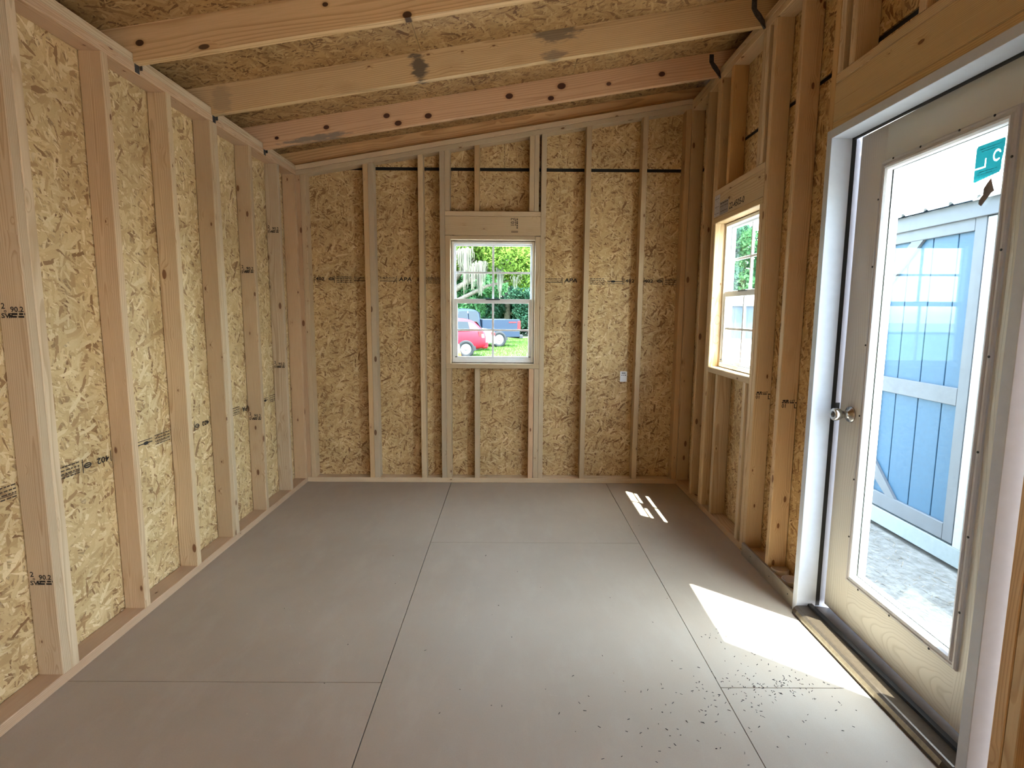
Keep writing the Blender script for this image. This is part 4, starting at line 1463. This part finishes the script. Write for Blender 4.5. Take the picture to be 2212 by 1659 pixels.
# gable ends
for y in (SY0, SY1 - 0.02):
    Vv = [(xx, y + d, zz) for d in (0, 0.02) for (xx, zz) in ((NX + 0.02, 2.02), (SXD, 2.02), (6.4, 3.2), (5.4, 3.2), (NX + 0.02, 2.14))]
    link('gable', fix_normals(mesh_from('gable', Vv, [(0, 1, 2, 3, 4), (9, 8, 7, 6, 5)] + [(i, 5 + i, 5 + (i + 1) % 5, (i + 1) % 5) for i in range(5)])), 'shed_blue', shed).location = (-NX, -0.4, -GROUND)
# ribbed white roof
rs = 0.66
rx0, rzz0 = NX - 0.085, 2.062
RXT = 6.6
Vv, Ff = [], []
prof = []
yq = SY0 - 0.12
while yq < SY1 + 0.12:
    prof += [(yq, 0.0), (yq + 0.090, 0.0), (yq + 0.103, 0.019), (yq + 0.123, 0.019), (yq + 0.136, 0.0)]
    yq += 0.2286
for (xx, zz) in ((rx0, rzz0), (RXT, rzz0 + rs * (RXT - rx0))):
    for (y, h) in prof:
        Vv.append((xx - h * 0.5, y, zz + h))
n_ = len(prof)
Ff = [(i, n_ + i, n_ + i + 1, i + 1) for i in range(n_ - 1)]
nb = len(Vv)
Vv += [(a_, b_, c_ - 0.01) for (a_, b_, c_) in Vv]
Ff += [(nb + i + 1, nb + n_ + i + 1, nb + n_ + i, nb + i) for i in range(n_ - 1)] + [(i, i + 1, nb + i + 1, nb + i) for i in range(n_ - 1)]
roof_o = link('roof_sheet', mesh_from('roof_sheet', Vv, Ff), 'shed_white', shed)
roof_o.location = (-NX, -0.4, -GROUND)
Vv, Ff = [], []
sc_me = lathe('roof_screw', [(0.007, 0), (0.007, 0.003), (0.004, 0.006)], shed, 'galv', (0, 0, 0), (0, 0, 0), 8)
first = True
for row in (0.30, 0.95):
    yq = SY0 - 0.12 + 0.07
    while yq < SY1:
        o = sc_me if first else sc_me.copy()
        if not first: COL.objects.link(o)
        first = False
        xx = rx0 + row
        o.location = (xx - NX, yq - 0.4, rzz0 + rs * row - GROUND)
        o.rotation_euler = (0, -math.atan(rs), 0)
        yq += 0.2286
back = mesh_from('roof_sheet', [(RXT, SY0 - 0.12, rzz0 + rs * (RXT - rx0)), (RXT, SY1 + 0.12, rzz0 + rs * (RXT - rx0)), (SXD + 0.3, SY1 + 0.12, 2.0), (SXD + 0.3, SY0 - 0.12, 2.0)], [(0, 1, 2, 3)])
link('roof_sheet', back, 'shed_white', shed).location = (-NX, -0.4, -GROUND)


# ================================================================== sheds across the yard, seen through the right window
def far_shed(x, y, rz_, w, d, h, label, wall='slate'):
    s = empty('far_shed', (x, y, GROUND), rz=rz_)
    tag(s, label, 'shed', 'sheds across the yard')
    boxobj('body', s, wall, (-w / 2, w / 2, 0, d, 0.15, h))
    for i, xx in enumerate(np.arange(-w / 2, w / 2 - 0.05, 0.41)):
        if abs(xx + 0.2) > 0.75:
            boxobj('siding_panel', s, wall, (xx + 0.006, min(xx + 0.404, w / 2), -0.015, -0.001, 0.15, h - 0.02))
    boxobj('door', s, wall, (-0.70, 0.70, -0.028, -0.0155, 0.16, h - 0.16))
    for xx in (-0.80, 0.70):
        boxobj('trim', s, 'trim_white', (xx, xx + 0.10, -0.045, -0.0285, 0.12, h - 0.02))
    for xx in (-w / 2 - 0.02, w / 2 - 0.08):
        boxobj('corner_trim', s, 'trim_white', (xx, xx + 0.10, -0.045, -0.016, 0.12, h - 0.02))
    boxobj('fascia', s, 'trim_white', (-w / 2 - 0.15, w / 2 + 0.15, -0.20, -0.16, h - 0.06, h + 0.10))
    boxobj('skid', s, 'shed_trim', (-w / 2, w / 2, -0.01, 0.1, 0.0, 0.149))
    hw = d / 2
    V_ = [(-w / 2 - 0.15, -0.20, h + 0.08), (w / 2 + 0.15, -0.20, h + 0.08), (w / 2 + 0.15, hw, h + 0.9), (-w / 2 - 0.15, hw, h + 0.9), (-w / 2 - 0.15, d + 0.2, h + 0.08), (w / 2 + 0.15, d + 0.2, h + 0.08)]
    link('roof', mesh_from('roof', V_, [(0, 1, 2, 3), (3, 2, 5, 4), (0, 3, 4), (1, 5, 2)]), 'shed_white', s)
    return s


far_shed(15.6, 33.5, -0.30, 4.6, 3.2, 2.35, 'slate blue shed with white trim across the yard, seen through right window')
far_shed(21.6, 31.5, -0.35, 5.0, 3.2, 2.45, 'slate shed standing right of the other shed across the yard')


# ================================================================== trees
def leaf_cloud(blobs, n, size, droop=0.0):
    """leaf quads scattered in ellipsoid blobs (cx, cy, cz, rx, ry, rz)"""
    wts = np.array([b[3] * b[4] * b[5] for b in blobs]) ** 0.7
    wts = wts / wts.sum()
    out = []
    for b, wt in zip(blobs, wts):
        k_ = int(n * wt)
        d = rng.normal(size=(k_, 3)); d /= np.linalg.norm(d, axis=1)[:, None]
        r = rng.uniform(0.35, 1.0, k_) ** 0.5
        c = np.array(b[:3]) + d * r[:, None] * np.array(b[3:6])
        c += rng.normal(scale=0.10, size=c.shape)
        u = rng.normal(size=(k_, 3)); u /= np.linalg.norm(u, axis=1)[:, None]
        t = rng.normal(size=(k_, 3)); t -= (t * u).sum(1)[:, None] * u; t /= np.linalg.norm(t, axis=1)[:, None]
        s = rng.uniform(0.5, 1.2, k_)[:, None] * size
        q = np.empty((k_, 4, 3))
        q[:, 0] = c - u * s; q[:, 1] = c + t * s * 0.42; q[:, 2] = c + u * s; q[:, 3] = c - t * s * 0.42
        out.append(q)
    return np.concatenate(out).reshape(-1, 3)


def tree(name, x, y, height, blobs, leafmat, label, n=9000, size=0.14, trunk=0.22, moss=(), group='trees beyond the windows'):
    t = empty(name, (x, y, GROUND))
    tag(t, label, 'tree', group)
    lean = random.uniform(-0.4, 0.4)
    link('trunk', tube_mesh('trunk', [(0, 0, -0.05), (lean * 0.2, 0, height * 0.25), (lean * 0.5, 0.1, height * 0.5), (lean, 0, height * 0.8), (lean, 0, height * 0.95)], [trunk * 1.25, trunk, trunk * 0.8, trunk * 0.5, trunk * 0.15], 10), 'bark', t)
    for b in blobs[:6]:
        z0 = max(0.8, min(b[2] * 0.6, height * 0.6))
        p0 = Vector((lean * 0.5, 0.05, z0)); p1 = Vector(b[:3])
        mid_ = p0.lerp(p1, 0.5) + Vector((0, 0, 0.25))
        link('limb', tube_mesh('limb', [p0, mid_, p1], [trunk * 0.45, trunk * 0.3, trunk * 0.1], 7), 'bark', t)
    fo = link('foliage', np_mesh('foliage', leaf_cloud(blobs, n, size), 4), leafmat, t)
    tag(fo, kind='stuff')
    if moss:
        out = []
        for (mx_, my_, mz, ml, mw_, cnt) in moss:
            for _ in range(cnt):
                sx_ = random.gauss(mx_, mw_); L = ml * random.uniform(0.35, 1.0) * math.exp(-((sx_ - mx_) / (mw_ * 1.6)) ** 2)
                syy = random.gauss(my_, mw_ * 0.5)
                wd = random.uniform(0.010, 0.028)
                z1 = mz + random.uniform(-0.1, 0.2)
                seg = 5
                xo = random.uniform(-0.05, 0.05)
                for s_ in range(seg):
                    f0, f1 = s_ / seg, (s_ + 1) / seg
                    a0 = sx_ + xo * math.sin(3 * f0); a1 = sx_ + xo * math.sin(3 * f1)
                    w0, w1 = wd * (1 - 0.7 * f0), wd * (1 - 0.7 * f1)
                    out += [(a0 - w0, syy, z1 - L * f0), (a0 + w0, syy + 0.01, z1 - L * f0), (a1 + w1, syy + 0.01, z1 - L * f1), (a1 - w1, syy, z1 - L * f1)]
        mo = link('hanging_moss', np_mesh('hanging_moss', np.array(out), 4), 'moss', t)
        tag(mo, kind='stuff')
    return t


def ball_blobs(cx, cy, z0, z1, r, k_):
    return [(cx + random.uniform(-r, r), cy + random.uniform(-r, r) * 0.6, random.uniform(z0, z1), random.uniform(0.9, 1.5), random.uniform(0.8, 1.3), random.uniform(0.6, 1.1)) for _ in range(k_)]


# lime green branches overhead on the right, with pale moss hanging in front
tree('moss_hung_oak', -1.6, 27.0, 8.0,
     [(3.1, -0.5, 4.6, 1.5, 1.0, 0.9), (3.9, 0.2, 3.7, 1.0, 0.8, 0.55), (2.2, 0.0, 5.4, 1.2, 1.0, 0.9), (1.2, 0.4, 5.2, 1.0, 0.8, 0.9), (0.2, 0.2, 5.0, 1.0, 0.9, 1.0), (4.4, 0.3, 4.9, 1.2, 1.0, 1.0), (-0.6, 0.3, 4.2, 0.9, 0.7, 0.8), (2.9, 0.3, 3.9, 0.8, 0.6, 0.4)],
     'leaf_lime', 'lime green oak hung with pale moss, above the red car', n=12000, size=0.13, trunk=0.30,
     moss=((0.75, -0.9, 5.0, 2.5, 0.22, 90), (1.55, -0.9, 4.3, 1.9, 0.20, 130), (1.15, -0.9, 4.2, 1.4, 0.30, 60), (2.60, -0.9, 4.0, 1.75, 0.10, 60), (0.1, -0.9, 5.0, 1.2, 0.3, 50), (3.45, -0.9, 3.6, 0.7, 0.15, 20)))
tree('leafy_tree', -2.2, 36.0, 9.0, ball_blobs(0, 0, 1.8, 7.5, 2.2, 12), 'leaf_green', 'mid green tree behind the truck, at left of the far window', n=18000, size=0.18)
tree('leafy_tree', 1.3, 39.0, 9.0, ball_blobs(0, 0, 1.2, 7.5, 2.0, 14), 'leaf_blue', 'blue green tree in the middle of the far window, behind the moss', n=20000, size=0.18)
tree('leafy_tree', 4.2, 37.0, 9.0, ball_blobs(0, 0, 0.9, 7.0, 2.0, 14), 'leaf_blue', 'dark blue green tree behind the truck tailgate', n=10000, size=0.16)
tree('leafy_tree', 7.6, 42.0, 9.5, ball_blobs(0, 0, 1.0, 7.5, 2.4, 14), 'leaf_green', 'green tree rightmost in the far window, mostly hidden', n=9000, size=0.2)
tree('leafy_tree', -6.4, 40.0, 9.5, ball_blobs(0, 0, 1.0, 7.5, 2.4, 14), 'leaf_green', 'green tree left of the others, mostly hidden by wall', n=8000, size=0.2)
tree('leafy_tree', -0.6, 46.0, 11.0, ball_blobs(0, 0, 1.5, 9.5, 2.6, 18), 'leaf_blue', 'hazy blue green tree farthest back, left of centre in far window', n=16000, size=0.22)
tree('leafy_tree', 3.4, 47.0, 11.0, ball_blobs(0, 0, 1.5, 9.5, 2.6, 18), 'leaf_blue', 'hazy blue green tree farthest back, right of centre in far window', n=16000, size=0.22)
for (hx_, hy_, lb) in ((0.4, 41.5, 'low green bush behind the cars, left of centre in far window'), (3.0, 41.0, 'low green bush behind the truck, centre of far window'), (5.6, 41.5, 'low green bush right of the truck in far window')):
    tree('garden_bush', hx_, hy_, 3.4, ball_blobs(0, 0, 0.7, 3.2, 1.5, 10), 'leaf_blue', lb, n=9000, size=0.17, trunk=0.09, group='bushes behind the cars')
# trees above the sheds across the yard
tree('leafy_tree', 13.2, 41.0, 12.0, ball_blobs(0, 0, 3.0, 11.0, 2.6, 16), 'leaf_blue', 'tall blue green tree behind the shed in the right window', n=24000, size=0.22)
tree('leafy_tree', 17.0, 40.0, 12.0, ball_blobs(0, 0, 2.5, 11.0, 2.6, 16), 'leaf_blue', 'blue green tree above the shed roof, centre of right window', n=24000, size=0.22)
tree('leafy_tree', 15.0, 47.0, 13.0, ball_blobs(0, 0, 2.0, 12.0, 3.0, 20), 'leaf_blue', 'hazy tree farthest back in the right window', n=24000, size=0.26)
tree('leafy_tree', 20.0, 47.0, 13.0, ball_blobs(0, 0, 2.0, 12.0, 3.0, 20), 'leaf_green', 'hazy green tree farthest back at right of the right window', n=22000, size=0.26)
tree('leafy_tree', 21.5, 38.0, 12.0, ball_blobs(0, 0, 2.5, 11.0, 2.8, 16), 'leaf_green', 'green tree to the right of the tall blue green trees', n=10000, size=0.22)


# ================================================================== vehicles
def wheel(parent, x, y, r, w, side):
    wh = empty('wheel', (x, y, r), parent)
    s = -1 if side < 0 else 1
    rot = (math.pi / 2 * (1 if s < 0 else -1), 0, 0)
    lathe('tyre', [(r * 0.62, -w / 2), (r * 0.93, -w / 2), (r, -w * 0.36), (r, w * 0.36), (r * 0.93, w / 2), (r * 0.62, w / 2), (r * 0.60, w * 0.3)], wh, 'tyre', (0, 0, 0), rot, 28)
    spokes = []
    for i in range(5):
        t = i * 2 * math.pi / 5
        spokes.append(t)
    V_, F_ = [], []
    for t in spokes:
        b = len(V_)
        for (rr, hw_) in ((0.10 * r, 0.06 * r), (0.60 * r, 0.085 * r)):
            for sgn in (-1, 1):
                for zz in (w * 0.34, w * 0.46):
                    V_.append((rr * math.cos(t) - sgn * hw_ * math.sin(t), rr * math.sin(t) + sgn * hw_ * math.cos(t), zz))
        F_ += [(b, b + 1, b + 3, b + 2), (b + 4, b + 6, b + 7, b + 5), (b, b + 4, b + 5, b + 1), (b + 2, b + 3, b + 7, b + 6), (b + 1, b + 5, b + 7, b + 3), (b, b + 2, b + 6, b + 4)]
    link('spokes', fix_normals(mesh_from('spokes', V_, F_)), 'rim', wh, (0, 0, 0), rot)
    lathe('hub', [(r * 0.16, w * 0.2), (r * 0.16, w * 0.48), (r * 0.10, w * 0.5)], wh, 'rim', (0, 0, 0), rot, 14)
    lathe('rim_ring', [(r * 0.56, w * 0.30), (r * 0.63, w * 0.45), (r * 0.65, w * 0.47), (r * 0.66, w * 0.44)], wh, 'rim', (0, 0, 0), rot, 28)
    lathe('brake_disc', [(r * 0.5, w * 0.1), (r * 0.5, w * 0.12)], wh, 'plastic', (0, 0, 0), rot, 20)
    return wh


def shell(name, stations, parent, mat, sub=1):
    """loft of half sections; each station = (x, [(half width, z), ...] from sill to roof centre)"""
    V_, F_ = [], []
    n_ = None
    for (x, sec) in stations:
        pts_ = [(x, -hw, z) for hw, z in sec] + [(x, hw, z) for hw, z in reversed(sec) if hw > 1e-6]
        n_ = len(pts_)
        V_ += pts_
    for i in range(len(stations) - 1):
        for k_ in range(n_):
            j = (k_ + 1) % n_
            F_.append((i * n_ + k_, i * n_ + j, (i + 1) * n_ + j, (i + 1) * n_ + k_))
    F_.append(tuple(range(n_)))
    F_.append(tuple((len(stations) - 1) * n_ + k_ for k_ in range(n_ - 1, -1, -1)))
    me = fix_normals(mesh_from(name, V_, F_, smooth=True))
    o = link(name, me, mat, parent)
    md = o.modifiers.new('round', 'SUBSURF'); md.levels = sub; md.render_levels = sub
    return o


def quadpanel(name, parent, mat, pts_, th):
    """thin curved-glass style panel from four corner points, thickness along its normal"""
    P = [Vector(p_) for p_ in pts_]
    nrm = (P[1] - P[0]).cross(P[2] - P[0]).normalized() * th
    k_ = len(P)
    V_ = P + [p_ + nrm for p_ in P]
    F_ = [tuple(range(k_)), tuple(range(2 * k_ - 1, k_ - 1, -1))] + [(i, k_ + i, k_ + (i + 1) % k_, (i + 1) % k_) for i in range(k_)]
    return link(name, fix_normals(mesh_from(name, V_, F_)), mat, parent)


def suv(x, y, rz_):
    """compact estate car: nose towards local -x, tail at +x; origin below the rear axle"""
    c = empty('red_car', (x, y, GROUND + 0.012), rz=rz_)
    tag(c, 'red estate car parked on the grass, nearest of the cars outside', 'car', 'cars outside the far window')
    sec = lambda hw, zb, zs, zr_, tw: [(hw * 0.86, zb), (hw * 0.98, zb + 0.12), (hw, (zb + zs) / 2), (hw * 0.97, zs), (tw, (zs + zr_) / 2 + 0.06), (tw * 0.86, zr_ - 0.03), (0.0, zr_)]
    st = [(-3.45, sec(0.74, 0.36, 0.66, 0.74, 0.62)), (-3.30, sec(0.82, 0.24, 0.74, 0.84, 0.68)), (-2.4, sec(0.89, 0.20, 0.90, 0.98, 0.74)), (-2.0, sec(0.90, 0.20, 0.93, 1.05, 0.74)),
          (-1.35, sec(0.90, 0.20, 0.95, 1.47, 0.70)), (-0.6, sec(0.90, 0.20, 0.96, 1.53, 0.70)), (0.2, sec(0.90, 0.24, 0.97, 1.50, 0.69)), (0.50, sec(0.885, 0.28, 0.96, 1.36, 0.69)), (0.74, sec(0.87, 0.32, 0.92, 1.02, 0.74)), (0.86, sec(0.78, 0.38, 0.78, 0.86, 0.66))]
    shell('body', st, c, 'car_red', 2)
    for s in (-1, 1):
        quadpanel('side_window', c, 'car_glass', [(-1.25, s * 0.845, 0.99), (-0.55, s * 0.855, 1.01), (-0.55, s * 0.735, 1.40), (-1.05, s * 0.735, 1.36)], 0.02 * s)
        quadpanel('side_window', c, 'car_glass', [(-0.48, s * 0.855, 1.01), (0.18, s * 0.845, 1.03), (0.12, s * 0.735, 1.37), (-0.48, s * 0.735, 1.40)], 0.02 * s)
        quadpanel('tail_lamp', c, 'tail_red', [(0.52, s * 0.868, 0.80), (0.70, s * 0.850, 0.80), (0.66, s * 0.845, 1.00), (0.50, s * 0.855, 1.00)], 0.03 * s)
        quadpanel('reverse_lamp', c, 'tail_white', [(0.64, s * 0.862, 0.76), (0.73, s * 0.848, 0.76), (0.71, s * 0.848, 0.90), (0.63, s * 0.856, 0.90)], 0.035 * s)
        quadpanel('wheel_arch', c, 'plastic', [(0.40 * math.cos(t) , s * 0.872, 0.33 + 0.40 * math.sin(t)) for t in np.linspace(-0.15, math.pi + 0.15, 14)], 0.035 * s)
        quadpanel('wheel_arch', c, 'plastic', [(-2.6 + 0.40 * math.cos(t), s * 0.872, 0.33 + 0.40 * math.sin(t)) for t in np.linspace(-0.15, math.pi + 0.15, 14)], 0.035 * s)
        wheel(c, 0.0, s * 0.84, 0.335, 0.22, s)
        wheel(c, -2.6, s * 0.84, 0.335, 0.22, s)
    quadpanel('rear_window', c, 'car_glass', [(0.735, -0.60, 1.02), (0.735, 0.60, 1.02), (0.50, 0.52, 1.36), (0.50, -0.52, 1.36)], 0.02)
    boxobj('bumper', c, 'car_red', (0.62, 0.90, -0.80, 0.80, 0.34, 0.62), bevel=0.05)
    return c


def pickup(x, y, rz_):
    c = empty('pickup_truck', (x, y, GROUND + 0.012), rz=rz_)
    tag(c, 'dark blue pickup truck with red tail lamps behind the red car', 'truck', 'cars outside the far window')
    sec = lambda hw, zb, zs, zr_, tw: [(hw * 0.90, zb), (hw * 0.99, zb + 0.12), (hw, (zb + zs) / 2), (hw * 0.98, zs), (tw, (zs + zr_) / 2), (tw * 0.92, zr_ - 0.04), (0.0, zr_)]
    st = [(-4.5, sec(0.86, 0.50, 0.95, 1.08, 0.80)), (-4.4, sec(0.95, 0.42, 1.02, 1.15, 0.84)), (-3.2, sec(0.98, 0.40, 1.10, 1.22, 0.86)), (-2.9, sec(0.98, 0.40, 1.14, 1.28, 0.86)), (-2.35, sec(0.98, 0.40, 1.16, 1.90, 0.80)),
          (-1.5, sec(0.98, 0.40, 1.18, 1.95, 0.80)), (-0.98, sec(0.98, 0.40, 1.18, 1.90, 0.80)), (-0.90, sec(0.98, 0.42, 1.18, 1.80, 0.80))]
    shell('cab', st, c, 'car_navy', 1)
    bd = boxobj('bed', c, 'car_navy', (-0.88, 1.16, -0.98, -0.90, 0.50, 1.40), (-0.88, 1.16, 0.90, 0.98, 0.50, 1.40), (-0.88, 1.16, -0.90, 0.90, 0.50, 0.75), (-0.88, -0.80, -0.90, 0.90, 0.75, 1.40), bevel=0.02)
    boxobj('tailgate', c, 'car_navy', (1.10, 1.18, -0.76, 0.76, 0.62, 1.38), bevel=0.02)
    boxobj('bumper', c, 'plastic', (1.14, 1.36, -0.96, 0.96, 0.42, 0.62), bevel=0.03)
    for s in (-1, 1):
        y0, y1 = sorted((s * 0.77, s * 0.99))
        boxobj('tail_lamp', c, 'tail_red', (1.02, 1.20, y0, y1, 0.86, 1.32), bevel=0.02)
        quadpanel('side_window', c, 'car_glass', [(-2.25, s * 0.96, 1.22), (-1.62, s * 0.965, 1.22), (-1.62, s * 0.83, 1.80), (-2.05, s * 0.83, 1.78)], 0.02 * s)
        quadpanel('side_window', c, 'car_glass', [(-1.55, s * 0.965, 1.22), (-1.05, s * 0.96, 1.22), (-1.08, s * 0.83, 1.78), (-1.55, s * 0.83, 1.80)], 0.02 * s)
        quadpanel('wheel_arch', c, 'plastic', [(0.50 * math.cos(t), s * 0.972, 0.40 + 0.50 * math.sin(t)) for t in np.linspace(-0.1, math.pi + 0.1, 14)], 0.03 * s)
        quadpanel('wheel_arch', c, 'plastic', [(-3.6 + 0.50 * math.cos(t), s * 0.972, 0.40 + 0.50 * math.sin(t)) for t in np.linspace(-0.1, math.pi + 0.1, 14)], 0.03 * s)
        wheel(c, 0.0, s * 0.92, 0.40, 0.26, s)
        wheel(c, -3.6, s * 0.92, 0.40, 0.26, s)
    quadpanel('rear_window', c, 'car_glass', [(-0.875, -0.70, 1.30), (-0.875, 0.70, 1.30), (-0.905, 0.66, 1.74), (-0.905, -0.66, 1.74)], 0.02)
    quadpanel('badge', c, 'tail_red', [(0.55, -0.9805, 1.22), (0.95, -0.9805, 1.22), (0.95, -0.9805, 1.27), (0.55, -0.9805, 1.27)], 0.01)
    return c


def sedan(x, y, rz_):
    c = empty('white_car', (x, y, GROUND + 0.012), rz=rz_)
    tag(c, 'white car between the red car and the pickup truck', 'car', 'cars outside the far window')
    sec = lambda hw, zb, zs, zr_, tw: [(hw * 0.86, zb), (hw * 0.98, zb + 0.12), (hw, (zb + zs) / 2), (hw * 0.97, zs), (tw, (zs + zr_) / 2 + 0.02), (tw * 0.86, zr_ - 0.03), (0.0, zr_)]
    st = [(-3.6, sec(0.72, 0.34, 0.60, 0.68, 0.62)), (-3.4, sec(0.82, 0.24, 0.68, 0.78, 0.70)), (-2.2, sec(0.88, 0.20, 0.84, 0.94, 0.76)), (-1.5, sec(0.88, 0.20, 0.88, 1.36, 0.66)), (-0.6, sec(0.88, 0.20, 0.90, 1.40, 0.66)),
          (0.1, sec(0.88, 0.22, 0.92, 1.18, 0.68)), (0.45, sec(0.87, 0.26, 0.92, 1.02, 0.74)), (0.90, sec(0.84, 0.30, 0.86, 0.98, 0.74)), (1.02, sec(0.76, 0.36, 0.74, 0.82, 0.66))]
    shell('body', st, c, 'car_white', 2)
    for s in (-1, 1):
        quadpanel('side_window', c, 'car_glass', [(-1.5, s * 0.83, 0.93), (-0.7, s * 0.835, 0.94), (-0.7, s * 0.72, 1.27), (-1.2, s * 0.72, 1.25)], 0.02 * s)
        quadpanel('side_window', c, 'car_glass', [(-0.63, s * 0.835, 0.94), (0.05, s * 0.83, 0.95), (-0.2, s * 0.72, 1.22), (-0.63, s * 0.72, 1.27)], 0.02 * s)
        quadpanel('tail_lamp', c, 'tail_red', [(0.80, s * 0.845, 0.70), (0.97, s * 0.80, 0.70), (0.95, s * 0.80, 0.84), (0.78, s * 0.84, 0.86)], 0.02 * s)
        wheel(c, 0.0, s * 0.82, 0.32, 0.20, s)
        wheel(c, -2.65, s * 0.82, 0.32, 0.20, s)
    boxobj('bumper', c, 'car_white', (0.80, 1.05, -0.76, 0.76, 0.32, 0.56), bevel=0.05)
    return c


suv(-0.34, 17.9, math.radians(14))
sedan(-0.22, 21.4, math.radians(12))
pickup(0.60, 24.6, math.radians(24))
cone = empty('traffic_cone', (-0.36, 16.6, GROUND + 0.012))
tag(cone, 'white and orange traffic cone standing beside the red car', 'traffic cone')
boxobj('base', cone, 'cone_orange', (-0.16, 0.16, -0.16, 0.16, 0.0, 0.03), bevel=0.01)
lathe('body', [(0.115, 0.0), (0.075, 0.24), (0.028, 0.50), (0.022, 0.51)], cone, 'cone_orange', (0, 0, 0.03), (0, 0, 0), 20)
lathe('band', [(0.0765, 0.24), (0.036, 0.47)], cone, 'trim_white', (0, 0, 0.031), (0, 0, 0), 20)
